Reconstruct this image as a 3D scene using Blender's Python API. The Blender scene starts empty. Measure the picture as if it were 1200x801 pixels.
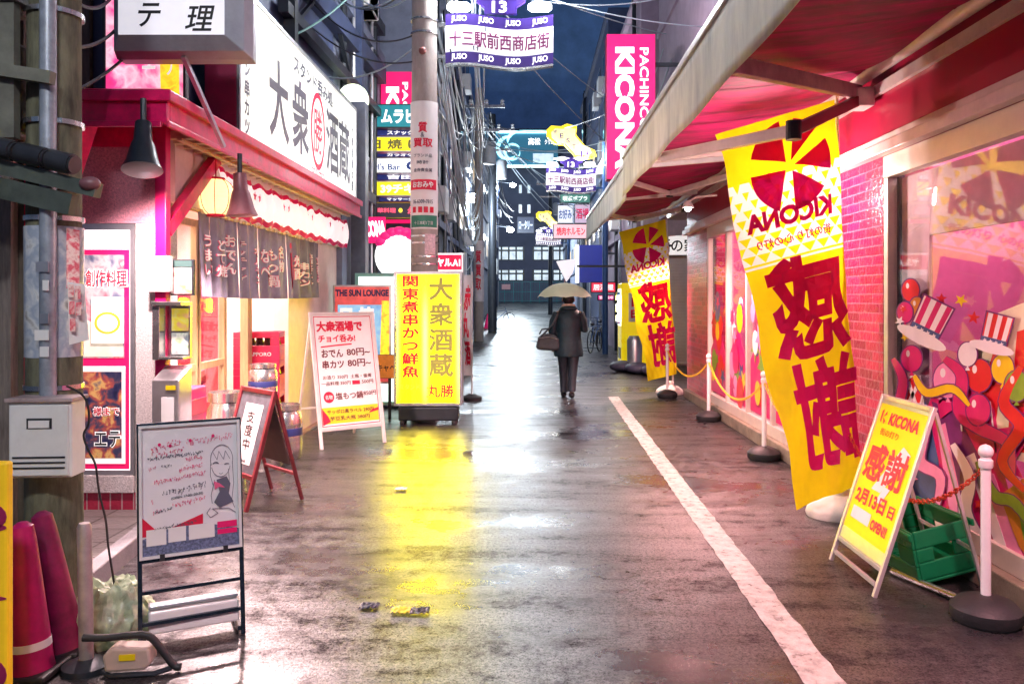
import bpy, bmesh, math, random
from mathutils import Vector, Matrix, Euler
R = math.radians
random.seed(13)
S = bpy.context.scene
COL = S.collection

# ------------------------------------------------------------------ camera
H, F, VX, VY = 1.62, 950.0, 622.0, 350.0
cam_d = bpy.data.cameras.new("camera")
cam = bpy.data.objects.new("camera", cam_d); COL.objects.link(cam)
cam.location = (0, 0, H); cam.rotation_euler = (R(90), 0, 0)
cam_d.sensor_width = 36; cam_d.lens = 36 * F / 1200
cam_d.shift_x = -(VX - 600) / 1200; cam_d.shift_y = -(400.5 - VY) / 1200
cam_d.clip_start = .05; cam_d.clip_end = 1000
S.camera = cam

# ------------------------------------------------------------------ night sky and exposure
wd = bpy.data.worlds.new("World"); S.world = wd; wd.use_nodes = True
wn = wd.node_tree; bg = wn.nodes["Background"]
sky = wn.nodes.new("ShaderNodeTexSky"); sky.sky_type = 'NISHITA'; sky.sun_disc = False
sky.sun_elevation = R(1.0); sky.sun_rotation = R(180)
hs = wn.nodes.new("ShaderNodeMix"); hs.data_type = 'RGBA'; hs.inputs[0].default_value = .93
wn.links.new(sky.outputs[0], hs.inputs[6]); hs.inputs[7].default_value = (.25, .43, .86, 1)
wn.links.new(hs.outputs[2], bg.inputs[0]); bg.inputs[1].default_value = .10
S.view_settings.view_transform = 'Standard'; S.view_settings.look = 'None'
S.view_settings.exposure = 1.2; S.view_settings.gamma = 1
S.cycles.use_denoising = True; S.cycles.max_bounces = 5; S.cycles.diffuse_bounces = 3; S.cycles.glossy_bounces = 3; S.cycles.transparent_max_bounces = 6; S.cycles.adaptive_threshold = .02; S.cycles.sample_clamp_indirect = 8
S.cycles.caustics_reflective = False; S.cycles.caustics_refractive = False

# ------------------------------------------------------------------ helpers
def at(px, py, d):            # a point d metres down the street, read off the photograph
    return Vector(((px - VX) * d / F, d, H - (py - VY) * d / F))
ORG = {}
def tag(o, label=None, cat=None, group=None, kind=None):
    if label: o["label"] = label
    if cat: o["category"] = cat
    if group: o["group"] = group
    if kind: o["kind"] = kind
    return o
def thing(name, label, cat, loc=(0, 0, 0), rotz=0, group=None):
    o = bpy.data.objects.new(name, None); COL.objects.link(o); o.empty_display_size = .2
    o.location = loc; o.rotation_euler = (0, 0, rotz); ORG[o.name] = Vector(loc)
    return tag(o, label, cat, group)
def clone(o, parent=None):
    c = o.copy(); COL.objects.link(c); ORG[c.name] = ORG[o.name].copy()
    if parent: c.parent = parent
    for k in list(o.children): clone(k, c)
    return c

class MB:
    def __init__(s): s.v = []; s.f = []; s.mi = []; s.cur = 0
    def add(s, vs, fs):
        n = len(s.v); s.v += [Vector(v) for v in vs]
        for f in fs: s.f.append(tuple(i + n for i in f)); s.mi.append(s.cur)
        return s
    def box(s, c, d, rot=None):
        x, y, z = d[0] / 2, d[1] / 2, d[2] / 2
        vs = [Vector(p) for p in ((-x,-y,-z),(x,-y,-z),(x,y,-z),(-x,y,-z),(-x,-y,z),(x,-y,z),(x,y,z),(-x,y,z))]
        if rot is not None:
            m = Euler(rot).to_matrix(); vs = [m @ v for v in vs]
        c = Vector(c)
        return s.add([v + c for v in vs], [(3,2,1,0),(4,5,6,7),(0,1,5,4),(1,2,6,5),(2,3,7,6),(3,0,4,7)])
    def bx(s, x0, x1, y0, y1, z0, z1):
        return s.box(((x0+x1)/2, (y0+y1)/2, (z0+z1)/2), (abs(x1-x0), abs(y1-y0), abs(z1-z0)))
    def bar(s, a, b, w, h=None, up=(0, 0, 1)):
        a, b = Vector(a), Vector(b); h = h or w; t = (b - a).normalized(); up = Vector(up)
        if abs(t.dot(up)) > .98: up = Vector((0, 1, 0))
        u = t.cross(up).normalized() * w / 2; n = u.cross(t).normalized() * h / 2
        vs = [a-u-n, a+u-n, a+u+n, a-u+n, b-u-n, b+u-n, b+u+n, b-u+n]
        return s.add(vs, [(0,1,2,3),(7,6,5,4),(0,4,5,1),(1,5,6,2),(2,6,7,3),(3,7,4,0)])
    def tube(s, pts, r, n=8, caps=True):
        pts = [Vector(p) for p in pts]; N = len(pts); rs = r if isinstance(r, (list, tuple)) else [r] * N
        base = len(s.v); ref = Vector((0, 0, 1))
        t0 = (pts[1] - pts[0]).normalized()
        if abs(t0.dot(ref)) > .9: ref = Vector((1, 0, 0))
        vs = []
        for i, p in enumerate(pts):
            t = (pts[min(i+1, N-1)] - pts[max(i-1, 0)]).normalized()
            u = (ref - t * ref.dot(t)).normalized(); w = t.cross(u); ref = u
            for k in range(n):
                a = 2 * math.pi * k / n; vs.append(p + (u * math.cos(a) + w * math.sin(a)) * rs[i])
        fs = [(i*n+k, i*n+(k+1)%n, (i+1)*n+(k+1)%n, (i+1)*n+k) for i in range(N-1) for k in range(n)]
        if caps: fs += [tuple(range(n))[::-1], tuple((N-1)*n+k for k in range(n))]
        return s.add(vs, fs)
    def lathe(s, prof, c=(0, 0, 0), n=24, sx=1, sy=1):
        c = Vector(c); N = len(prof)
        vs = [c + Vector((r*sx*math.cos(2*math.pi*k/n), r*sy*math.sin(2*math.pi*k/n), z)) for r, z in prof for k in range(n)]
        fs = [(i*n+k, i*n+(k+1)%n, (i+1)*n+(k+1)%n, (i+1)*n+k) for i in range(N-1) for k in range(n)]
        if prof[0][0] > 1e-4: fs.append(tuple(range(n))[::-1])
        if prof[-1][0] > 1e-4: fs.append(tuple((N-1)*n+k for k in range(n)))
        return s.add(vs, fs)
    def ball(s, c, rx, ry=None, rz=None, n=16, m=10):
        ry = ry or rx; rz = rz or rx
        prof = [(max(1e-5, math.sin(math.pi*i/m)), -math.cos(math.pi*i/m)) for i in range(m+1)]
        c = Vector(c)
        vs = [c + Vector((rx*r*math.cos(2*math.pi*k/n), ry*r*math.sin(2*math.pi*k/n), rz*z)) for r, z in prof for k in range(n)]
        return s.add(vs, [(i*n+k, i*n+(k+1)%n, (i+1)*n+(k+1)%n, (i+1)*n+k) for i in range(m) for k in range(n)])
    def poly(s, pts): return s.add(pts, [tuple(range(len(pts)))])
    def slab(s, pts, fn, t):            # outline in the plane of fn(a, b, depth), thickness t
        n = len(pts)
        vs = [fn(a, b, 0) for a, b in pts] + [fn(a, b, t) for a, b in pts]
        return s.add(vs, [tuple(range(n)), tuple(range(n, 2*n))[::-1]] + [(i, i+n, (i+1)%n+n, (i+1)%n) for i in range(n)])
    def grid(s, fn, nu, nv):
        vs = [fn(i/nu, j/nv) for j in range(nv+1) for i in range(nu+1)]
        return s.add(vs, [(j*(nu+1)+i, j*(nu+1)+i+1, (j+1)*(nu+1)+i+1, (j+1)*(nu+1)+i) for j in range(nv) for i in range(nu)])
    def text(s, body, fn, size=1, bold=.012, cx=0, cy=0, vert=False, fit=None, shear=0, sub=0, flip=False, sx=1, ang=0):
        V, Fc = glyphs(body, bold, vert, sub)
        w = max(v[0] for v in V) - min(v[0] for v in V); h = max(v[1] for v in V) - min(v[1] for v in V)
        mx = (max(v[0] for v in V) + min(v[0] for v in V)) / 2; my = (max(v[1] for v in V) + min(v[1] for v in V)) / 2
        kx, ky = size * sx, size
        if fit: kx, ky = fit[0] / w, fit[1] / h
        ca, sa = math.cos(ang), math.sin(ang); out = []
        e = .004 * max(abs(kx * w), abs(ky * h))
        o_ = fn(cx, cy); nn = (fn(cx + e, cy) - o_).cross(fn(cx, cy + e) - o_).normalized()
        if flip or ky < 0: nn = -nn
        for x, y, z in V:
            a = (x - mx) * kx; b = (y - my) * ky; a += shear * b
            if flip: a = -a
            out.append(fn(cx + a*ca - b*sa, cy + a*sa + b*ca) + nn * (z * .0012))
        return s.add(out, Fc)
    def uvgrid(s, fn, nu, nv, v0=0, v1=1):
        s.uv = [(i/nu, v0+(v1-v0)*j/nv) for j in range(nv+1) for i in range(nu+1)]; return s.grid(lambda u, v: fn(u, v0+(v1-v0)*v), nu, nv)
    def build(s, name, mat, parent=None, smooth=False, bevel=0, local=False, solid=0, kind=None):
        me = bpy.data.meshes.new(name)
        off = Vector((0, 0, 0))
        if parent is not None and not local: off = ORG[parent.name]
        me.from_pydata([tuple(v - off) for v in s.v], [], s.f)
        for m in (mat if isinstance(mat, (list, tuple)) else [mat]): me.materials.append(m)
        if max(s.mi, default=0) > 0: me.polygons.foreach_set("material_index", s.mi)
        if smooth: me.polygons.foreach_set("use_smooth", [True] * len(s.f))
        if getattr(s, 'uv', None):
            ul = me.uv_layers.new(name='UVMap')
            for lp in me.loops: ul.data[lp.index].uv = s.uv[lp.vertex_index]
        me.update()
        o = bpy.data.objects.new(name, me); COL.objects.link(o)
        if parent is not None: o.parent = parent
        ORG[o.name] = off.copy()
        if solid:
            q = o.modifiers.new("thick", 'SOLIDIFY'); q.thickness = solid; q.offset = 0
        if bevel:
            q = o.modifiers.new("bevel", 'BEVEL'); q.width = bevel; q.segments = 2; q.limit_method = 'ANGLE'
            q.angle_limit = R(40); q.use_clamp_overlap = True
        if smooth and bevel == 0:
            try: me.set_sharp_from_angle(angle=R(40))
            except Exception: pass
        if kind: o["kind"] = kind
        return o

_tc = bpy.data.curves.new("lettering_source", "FONT"); _to = bpy.data.objects.new("lettering_source", _tc)
COL.objects.link(_to); _tc.resolution_u = 3; _G = {}
def glyphs(body, bold, vert, sub):
    key = (body, bold, vert, sub)
    if key in _G: return _G[key]
    V, Fc = [], []
    for k, ch in enumerate(body if vert else [body]):
        _tc.body = ch; _tc.bevel_depth = bold; _tc.bevel_resolution = 0; _tc.align_x = 'CENTER' if vert else 'LEFT'
        dg = bpy.context.evaluated_depsgraph_get(); dg.update()
        me = bpy.data.meshes.new_from_object(_to.evaluated_get(dg))
        if bold:                                                  # keep the front half of the bevelled letter
            bm = bmesh.new(); bm.from_mesh(me)
            bmesh.ops.delete(bm, geom=[f for f in bm.faces if min(v.co.z for v in f.verts) < -1e-5], context='FACES')
            bm.to_mesh(me); bm.free()
        if sub:
            bm = bmesh.new(); bm.from_mesh(me)
            xs = [v.co.x for v in bm.verts]; ys = [v.co.y for v in bm.verts]
            if xs:
                for ax, lo, hi in ((0, min(xs), max(xs)), (1, min(ys), max(ys))):
                    t = lo + sub
                    while t < hi:
                        no = Vector((1, 0, 0)) if ax == 0 else Vector((0, 1, 0))
                        bmesh.ops.bisect_plane(bm, geom=bm.verts[:] + bm.edges[:] + bm.faces[:], plane_co=no * t, plane_no=no)
                        t += sub
            bm.to_mesh(me); bm.free()
        n = len(V); V += [(v.co.x, v.co.y - (k * 1.08 if vert else 0), (v.co.z / bold if bold else 0)) for v in me.vertices]
        Fc += [tuple(i + n for i in p.vertices) for p in me.polygons]
        bpy.data.meshes.remove(me)
    _G[key] = (V, Fc); return _G[key]

# ------------------------------------------------------------------ materials
MATS = {}
def tube_lit(name, col, base, hot, bands, wd):           # acrylic sign face with fluorescent tubes glowing behind it
    m = mat(name, col, .35, var=.05, vs=2, emit=base); nt = m.node_tree; N = nt.nodes; L = nt.links; b = N["Principled BSDF"]
    tc = N.new("ShaderNodeTexCoord"); sp = N.new("ShaderNodeSeparateXYZ"); L.new(tc.outputs["Object"], sp.inputs[0]); acc = None
    def mth(op, a, c):
        q = N.new("ShaderNodeMath"); q.operation = op
        for i, t in enumerate((a, c)):
            if isinstance(t, (int, float)): q.inputs[i].default_value = t
            else: L.new(t, q.inputs[i])
        return q.outputs[0]
    for x, z0, z1 in bands:
        d = mth('DIVIDE', mth('SUBTRACT', sp.outputs[0], x), wd); gx = mth('POWER', 2.718, mth('MULTIPLY', mth('MULTIPLY', d, d), -1))
        e_ = mth('DIVIDE', mth('SUBTRACT', sp.outputs[2], (z0+z1)/2), (z1-z0)/2); gz_ = mth('POWER', 2.718, mth('MULTIPLY', mth('MULTIPLY', mth('MULTIPLY', e_, e_), mth('MULTIPLY', e_, e_)), -1))
        g_ = mth('MULTIPLY', gx, gz_); acc = g_ if acc is None else mth('ADD', acc, g_)
    L.new(mth('ADD', mth('MULTIPLY', acc, hot), base), b.inputs["Emission Strength"]); return m
def mat(name, col, rough=.55, metal=0, var=.15, vs=7, bump=0, bs=80, emit=0, ecol=None, trans=0, coat=0, dirt=0, spec=.5, stretch=None):
    if name in MATS: return MATS[name]
    m = bpy.data.materials.new(name); m.use_nodes = True; nt = m.node_tree; N = nt.nodes; L = nt.links
    b = N["Principled BSDF"]; out = N["Material Output"]
    tc = N.new("ShaderNodeTexCoord"); mp = N.new("ShaderNodeMapping"); L.new(tc.outputs["Object"], mp.inputs[0])
    if stretch: mp.inputs["Scale"].default_value = stretch
    c = list(col) + [1]; src = None
    if var or dirt:
        no = N.new("ShaderNodeTexNoise"); no.inputs["Scale"].default_value = vs; no.inputs["Detail"].default_value = 6
        no.inputs["Roughness"].default_value = .65; L.new(mp.outputs[0], no.inputs[0])
        mr = N.new("ShaderNodeMapRange"); mr.inputs[1].default_value = .3; mr.inputs[2].default_value = .7
        mr.inputs[3].default_value = 1 - var; mr.inputs[4].default_value = 1 + var; L.new(no.outputs[0], mr.inputs[0])
        mx = N.new("ShaderNodeMix"); mx.data_type = 'RGBA'; mx.blend_type = 'MULTIPLY'; mx.inputs[0].default_value = 1
        mx.inputs[6].default_value = c; L.new(mr.outputs[0], mx.inputs[7]); src = mx.outputs[2]
        if dirt:
            n2 = N.new("ShaderNodeTexNoise"); n2.inputs["Scale"].default_value = vs * .6; n2.inputs["Detail"].default_value = 9
            n2.inputs["Roughness"].default_value = .75; L.new(mp.outputs[0], n2.inputs[0])
            r2 = N.new("ShaderNodeMapRange"); r2.inputs[1].default_value = .5; r2.inputs[2].default_value = .72; r2.inputs[4].default_value = dirt
            L.new(n2.outputs[0], r2.inputs[0])
            m2 = N.new("ShaderNodeMix"); m2.data_type = 'RGBA'; L.new(r2.outputs[0], m2.inputs[0]); L.new(src, m2.inputs[6])
            m2.inputs[7].default_value = (.06, .05, .045, 1); src = m2.outputs[2]
        L.new(src, b.inputs["Base Color"])
        rr = N.new("ShaderNodeMapRange"); rr.inputs[3].default_value = max(.03, rough - .12); rr.inputs[4].default_value = min(1, rough + .12)
        L.new(no.outputs[0], rr.inputs[0]); L.new(rr.outputs[0], b.inputs["Roughness"])
    else:
        b.inputs["Base Color"].default_value = c; b.inputs["Roughness"].default_value = rough
    b.inputs["Metallic"].default_value = metal; b.inputs["Coat Weight"].default_value = coat
    b.inputs["Specular IOR Level"].default_value = spec
    if bump:
        bn = N.new("ShaderNodeTexNoise"); bn.inputs["Scale"].default_value = bs; bn.inputs["Detail"].default_value = 4
        L.new(mp.outputs[0], bn.inputs[0]); bu = N.new("ShaderNodeBump"); bu.inputs["Strength"].default_value = bump; bu.inputs["Distance"].default_value = .01
        L.new(bn.outputs[0], bu.inputs["Height"]); L.new(bu.outputs[0], b.inputs["Normal"])
    if emit:
        b.inputs["Emission Strength"].default_value = emit
        if src is not None and ecol is None: L.new(src, b.inputs["Emission Color"])
        else: b.inputs["Emission Color"].default_value = list(ecol or col) + [1]
    if trans:
        t = N.new("ShaderNodeBsdfTranslucent"); ms = N.new("ShaderNodeMixShader"); ms.inputs[0].default_value = trans
        if src is not None: L.new(src, t.inputs[0])
        else: t.inputs[0].default_value = c
        L.new(b.outputs[0], ms.inputs[1]); L.new(t.outputs[0], ms.inputs[2]); L.new(ms.outputs[0], out.inputs[0])
    MATS[name] = m; return m

def glass_mat(name, tint=(1, 1, 1), refl=.02):
    m = bpy.data.materials.new(name); m.use_nodes = True; nt = m.node_tree; N = nt.nodes; L = nt.links
    for n in list(N): N.remove(n)
    out = N.new("ShaderNodeOutputMaterial"); t = N.new("ShaderNodeBsdfTransparent"); t.inputs[0].default_value = list(tint) + [1]
    g = N.new("ShaderNodeBsdfGlossy"); g.inputs["Roughness"].default_value = .03
    fr = N.new("ShaderNodeFresnel"); fr.inputs[0].default_value = 1.5
    ad = N.new("ShaderNodeMath"); ad.operation = 'ADD'; ad.use_clamp = True; ad.inputs[1].default_value = refl; L.new(fr.outputs[0], ad.inputs[0])
    sc_ = N.new("ShaderNodeMath"); sc_.operation = 'MULTIPLY'; sc_.inputs[1].default_value = .32; L.new(ad.outputs[0], sc_.inputs[0])
    ms = N.new("ShaderNodeMixShader"); L.new(sc_.outputs[0], ms.inputs[0]); L.new(t.outputs[0], ms.inputs[1]); L.new(g.outputs[0], ms.inputs[2])
    L.new(ms.outputs[0], out.inputs[0]); return m

def tile_mat(name, col, mortar, bw, bh, axis='YZ', msize=.006, rough=.35, bump=.6, var=.35, offset=.5):
    m = bpy.data.materials.new(name); m.use_nodes = True; nt = m.node_tree; N = nt.nodes; L = nt.links; b = N["Principled BSDF"]
    tc = N.new("ShaderNodeTexCoord"); sp = N.new("ShaderNodeSeparateXYZ"); cb = N.new("ShaderNodeCombineXYZ"); L.new(tc.outputs["Object"], sp.inputs[0])
    if axis == 'YZ':
        ad = N.new("ShaderNodeMath"); L.new(sp.outputs[0], ad.inputs[0]); L.new(sp.outputs[1], ad.inputs[1])
        L.new(ad.outputs[0], cb.inputs[0]); L.new(sp.outputs[2], cb.inputs[1])
    else:
        L.new(sp.outputs[0], cb.inputs[0]); L.new(sp.outputs[1], cb.inputs[1])
    br = N.new("ShaderNodeTexBrick"); L.new(cb.outputs[0], br.inputs[0]); br.inputs["Scale"].default_value = 1
    br.inputs["Brick Width"].default_value = bw; br.inputs["Row Height"].default_value = bh; br.inputs["Mortar Size"].default_value = msize
    br.inputs["Color1"].default_value = list(col) + [1]; br.inputs["Color2"].default_value = [c * (1 - var) for c in col] + [1]
    br.inputs["Mortar"].default_value = list(mortar) + [1]; br.offset = offset
    L.new(br.outputs[0], b.inputs["Base Color"]); b.inputs["Roughness"].default_value = rough
    no = N.new("ShaderNodeTexNoise"); no.inputs["Scale"].default_value = 30; L.new(tc.outputs["Object"], no.inputs[0])
    mm = N.new("ShaderNodeMath"); mm.operation = 'MULTIPLY_ADD'; mm.inputs[1].default_value = -1; L.new(br.outputs["Fac"], mm.inputs[0]); L.new(no.outputs[0], mm.inputs[2])
    bu = N.new("ShaderNodeBump"); bu.inputs["Strength"].default_value = bump; bu.inputs["Distance"].default_value = .012
    L.new(mm.outputs[0], bu.inputs["Height"]); L.new(bu.outputs[0], b.inputs["Normal"]); return m

def asphalt():
    m = bpy.data.materials.new("wet_asphalt"); m.use_nodes = True; nt = m.node_tree; N = nt.nodes; L = nt.links; b = N["Principled BSDF"]
    tc = N.new("ShaderNodeTexCoord")
    def noise(sc, det=4, st=(1, 1, 1), rough=.6):
        mp = N.new("ShaderNodeMapping"); mp.inputs["Scale"].default_value = st; L.new(tc.outputs["Object"], mp.inputs[0])
        n = N.new("ShaderNodeTexNoise"); n.inputs["Scale"].default_value = sc; n.inputs["Detail"].default_value = det; n.inputs["Roughness"].default_value = rough
        L.new(mp.outputs[0], n.inputs[0]); return n.outputs[0]
    def rng(s, a, b_, c, d):
        r = N.new("ShaderNodeMapRange"); r.inputs[1].default_value = a; r.inputs[2].default_value = b_; r.inputs[3].default_value = c; r.inputs[4].default_value = d
        L.new(s, r.inputs[0]); return r.outputs[0]
    def math_(op, a, b_):
        q = N.new("ShaderNodeMath"); q.operation = op
        for i, t in enumerate((a, b_)):
            if isinstance(t, (int, float)): q.inputs[i].default_value = t
            else: L.new(t, q.inputs[i])
        return q.outputs[0]
    big = noise(.5, 5, (1, 1.6, 1)); pud = rng(big, .50, .70, 0, 1)                  # standing water
    grain = noise(120, 2, (1, 1, 1), .5); chips = noise(48, 3, (1, 1, 1), .7); mid = noise(9, 5, (1, 1, 1), .65); wave = noise(1.9, 4, (.42, 2.0, 1), .6)
    gr = math_('ADD', math_('MULTIPLY', grain, .45), math_('MULTIPLY', chips, .55))
    col = N.new("ShaderNodeValToRGB"); e = col.color_ramp.elements
    e[0].position = .36; e[0].color = (.010, .009, .011, 1); e[1].position = .66; e[1].color = (.062, .056, .057, 1)
    L.new(gr, col.inputs[0])
    dk = N.new("ShaderNodeMix"); dk.data_type = 'RGBA'; L.new(pud, dk.inputs[0]); L.new(col.outputs[0], dk.inputs[6]); dk.inputs[7].default_value = (.012, .012, .015, 1)
    L.new(dk.outputs[2], b.inputs["Base Color"])
    # wet stones: shiny tops, duller gaps, and whole patches that drained and went dull
    shiny = math_('MULTIPLY', rng(gr, .40, .60, .12, 1), rng(math_('ADD', math_('MULTIPLY', mid, .5), math_('MULTIPLY', wave, .5)), .42, .56, .06, 1))
    sp_ = N.new("ShaderNodeMix"); L.new(pud, sp_.inputs[0]); L.new(shiny, sp_.inputs[2]); sp_.inputs[3].default_value = .8
    L.new(sp_.outputs[0], b.inputs["Specular IOR Level"]); b.inputs["IOR"].default_value = 1.9
    ro = N.new("ShaderNodeMix"); L.new(pud, ro.inputs[0]); L.new(rng(mid, .3, .7, .27, .47), ro.inputs[2]); ro.inputs[3].default_value = .11
    L.new(ro.outputs[0], b.inputs["Roughness"])
    b1 = N.new("ShaderNodeBump"); b1.inputs["Distance"].default_value = .022; b1.inputs["Strength"].default_value = .2; L.new(wave, b1.inputs["Height"])
    b2 = N.new("ShaderNodeBump"); b2.inputs["Distance"].default_value = .006; L.new(rng(pud, 0, 1, .5, .04), b2.inputs["Strength"]); L.new(gr, b2.inputs["Height"])
    L.new(b1.outputs[0], b2.inputs["Normal"]); L.new(b2.outputs[0], b.inputs["Normal"]); return m

def flag_mat(name, yel, white, v0, v1, nc, nr):         # yellow cloth with a printed band of white and yellow triangles
    m = mat(name, yel, .75, var=.06, trans=.4, bump=.15, bs=25); nt = m.node_tree; N = nt.nodes; L = nt.links
    uv = N.new("ShaderNodeUVMap"); sp = N.new("ShaderNodeSeparateXYZ"); L.new(uv.outputs[0], sp.inputs[0]); u, v = sp.outputs[0], sp.outputs[1]
    def mth(op, a, c=0):
        q = N.new("ShaderNodeMath"); q.operation = op
        for i, t in enumerate((a, c)):
            if isinstance(t, (int, float)): q.inputs[i].default_value = t
            else: L.new(t, q.inputs[i])
        return q.outputs[0]
    w = mth('MULTIPLY', mth('SUBTRACT', v, v0), nr/(v1-v0)); row = mth('FLOOR', w); fv = mth('FRACT', w)
    fu = mth('FRACT', mth('ADD', mth('MULTIPLY', u, nc), mth('MULTIPLY', row, .5)))
    tri = mth('LESS_THAN', mth('ABSOLUTE', mth('SUBTRACT', fu, .5)), mth('MULTIPLY', mth('SUBTRACT', .98, fv), mth('ADD', .20, mth('MULTIPLY', row, .035))))
    band = mth('MULTIPLY', mth('GREATER_THAN', v, v0), mth('LESS_THAN', v, v1)); whi = mth('MULTIPLY', band, mth('SUBTRACT', 1, tri))
    st = mth('MULTIPLY', mth('GREATER_THAN', v, v1+.006), mth('LESS_THAN', v, v1+.012)); whi = mth('MAXIMUM', whi, st)
    b = N["Principled BSDF"]; src = b.inputs["Base Color"].links[0].from_socket; mx = N.new("ShaderNodeMix"); mx.data_type = 'RGBA'
    L.new(whi, mx.inputs[0]); L.new(src, mx.inputs[6]); mx.inputs[7].default_value = list(white) + [1]; L.new(mx.outputs[2], b.inputs["Base Color"])
    for n in N:
        if n.type == 'BSDF_TRANSLUCENT': L.new(mx.outputs[2], n.inputs[0])
    return m

def picture_mat(name, cols, scale, emit=0, seed=0):      # a blurred printed photograph of food or a room: blotches of colour
    m = bpy.data.materials.new(name); m.use_nodes = True; nt = m.node_tree; N = nt.nodes; L = nt.links; b = N["Principled BSDF"]
    tc = N.new("ShaderNodeTexCoord"); mp = N.new("ShaderNodeMapping"); mp.inputs["Location"].default_value = (seed, seed * 2, seed * 3); L.new(tc.outputs["Object"], mp.inputs[0])
    n = N.new("ShaderNodeTexNoise"); n.inputs["Scale"].default_value = scale; n.inputs["Detail"].default_value = 5; n.inputs["Distortion"].default_value = .35; L.new(mp.outputs[0], n.inputs[0])
    r = N.new("ShaderNodeValToRGB"); e = r.color_ramp.elements
    while len(e) < len(cols): e.new(.5)
    for i, c in enumerate(cols): e[i].position = .28 + .44 * i / (len(cols) - 1); e[i].color = list(c) + [1]
    L.new(n.outputs[0], r.inputs[0]); L.new(r.outputs[0], b.inputs["Base Color"]); b.inputs["Roughness"].default_value = .3
    if emit: L.new(r.outputs[0], b.inputs["Emission Color"]); b.inputs["Emission Strength"].default_value = emit
    return m

MAG = (.78, .008, .14); RED = (.62, .012, .05); YEL = (.86, .66, .006)
m_asph = asphalt()
m_mag = mat("magenta_paint", MAG, .35, var=.12)
m_red = mat("red_paint", RED, .4, var=.18, dirt=.15)
m_redt = mat("red_lettering", (.7, .008, .05), .5, var=.05)
m_magt = mat("magenta_lettering", (.8, .006, .15), .5, var=.05)
m_blk = mat("black_lettering", (.02, .02, .025), .6, var=.1)
m_greyt = mat("grey_lettering", (.3, .27, .1), .5, var=.05)
m_wht = mat("white_paint", (.8, .79, .78), .4, var=.06)
m_whitep = mat("white_plastic", (.78, .78, .77), .35, var=.05, dirt=.12)
m_cream = mat("cream_plaster", (.72, .62, .45), .75, var=.1, dirt=.12)
m_alu = mat("aluminium", (.55, .56, .58), .32, .8, var=.12, dirt=.1)
m_steel = mat("steel", (.6, .6, .6), .25, .95, var=.1)
m_dark = mat("dark_metal", (.035, .04, .05), .4, .4, var=.2)
m_rub = mat("black_rubber", (.02, .02, .022), .55, var=.2, bump=.2)
m_conc = mat("concrete", (.3, .29, .3), .8, var=.2, vs=4, bump=.3, dirt=.35)
m_bluec = mat("blue_grey_concrete", (.2, .23, .32), .8, var=.2, vs=3, bump=.3, dirt=.3)
m_lav = mat("mauve_render", (.36, .27, .36), .8, var=.15, vs=3, bump=.2, dirt=.2)
m_navy = mat("navy_cladding", (.05, .07, .15), .6, var=.25, vs=3, dirt=.2)
m_wood = mat("pale_wood", (.62, .4, .2), .5, var=.2, vs=5, stretch=(8, 8, 1))
m_dwood = mat("weathered_wood", (.1, .08, .06), .75, var=.4, vs=5, bump=.4, stretch=(6, 6, .7), dirt=.3)
m_glass = glass_mat("window_glass")
m_clear = glass_mat("clear_sheet", refl=.03)
def light(name, kind, loc, power, col=(1, 1, 1), size=.1, rot=None, size_y=None, spot=None, parent=None):
    l = bpy.data.lights.new(name, kind); l.energy = power; l.color = col
    if kind == 'AREA':
        l.size = size
        if size_y: l.shape = 'RECTANGLE'; l.size_y = size_y
    else: l.shadow_soft_size = size
    if kind == 'SPOT': l.spot_size = R(spot or 90); l.spot_blend = .6
    o = bpy.data.objects.new(name, l); COL.objects.link(o); o.location = loc
    if rot: o.rotation_euler = rot
    if parent is not None: o.parent = parent; o.location = Vector(loc) - ORG[parent.name]
    return o

def sgn(x0, x1, y0, y1, d):
    a = at(x0, y1, d); b = at(x1, y0, d)
    return (Vector(((a.x + b.x) / 2, d, a.z)), b.x - a.x, b.z - a.z)
def signbox(name, label, cat, geo, depth, face, frame, texts=(), rotz=0, group=None, border=.03, extra=None):
    loc, w, h = geo
    t = thing(name, label, cat, loc, rotz, group)
    MB().bx(-w/2, w/2, .004, depth, 0, h).build("case", frame, t, local=True, bevel=min(.01, depth*.2))
    MB().bx(-w/2+border*.6, w/2-border*.6, -.002, .003, border*.6, h-border*.6).build("face_panel", face, t, local=True)
    if border > .012:
        b = MB(); q = border
        b.bx(-w/2, w/2, -.014, .0035, 0, q); b.bx(-w/2, w/2, -.014, .0035, h-q, h)
        b.bx(-w/2, -w/2+q, -.014, .0035, q, h-q); b.bx(w/2-q, w/2, -.014, .0035, q, h-q)
        b.build("border", frame, t, local=True)
    fn = lambda a, c: Vector((a, -.006, c))
    for m, items in texts:
        g = MB()
        for body, fx, fy, fw, fh, *o in items:
            o = o[0] if o else {}
            g.text(body, fn, fit=(fw*w, fh*h), cx=fx*w-w/2, cy=fy*h, **o)
        g.build("lettering", m, t, local=True)
    if extra: extra(t, w, h, fn)
    return t

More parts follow.
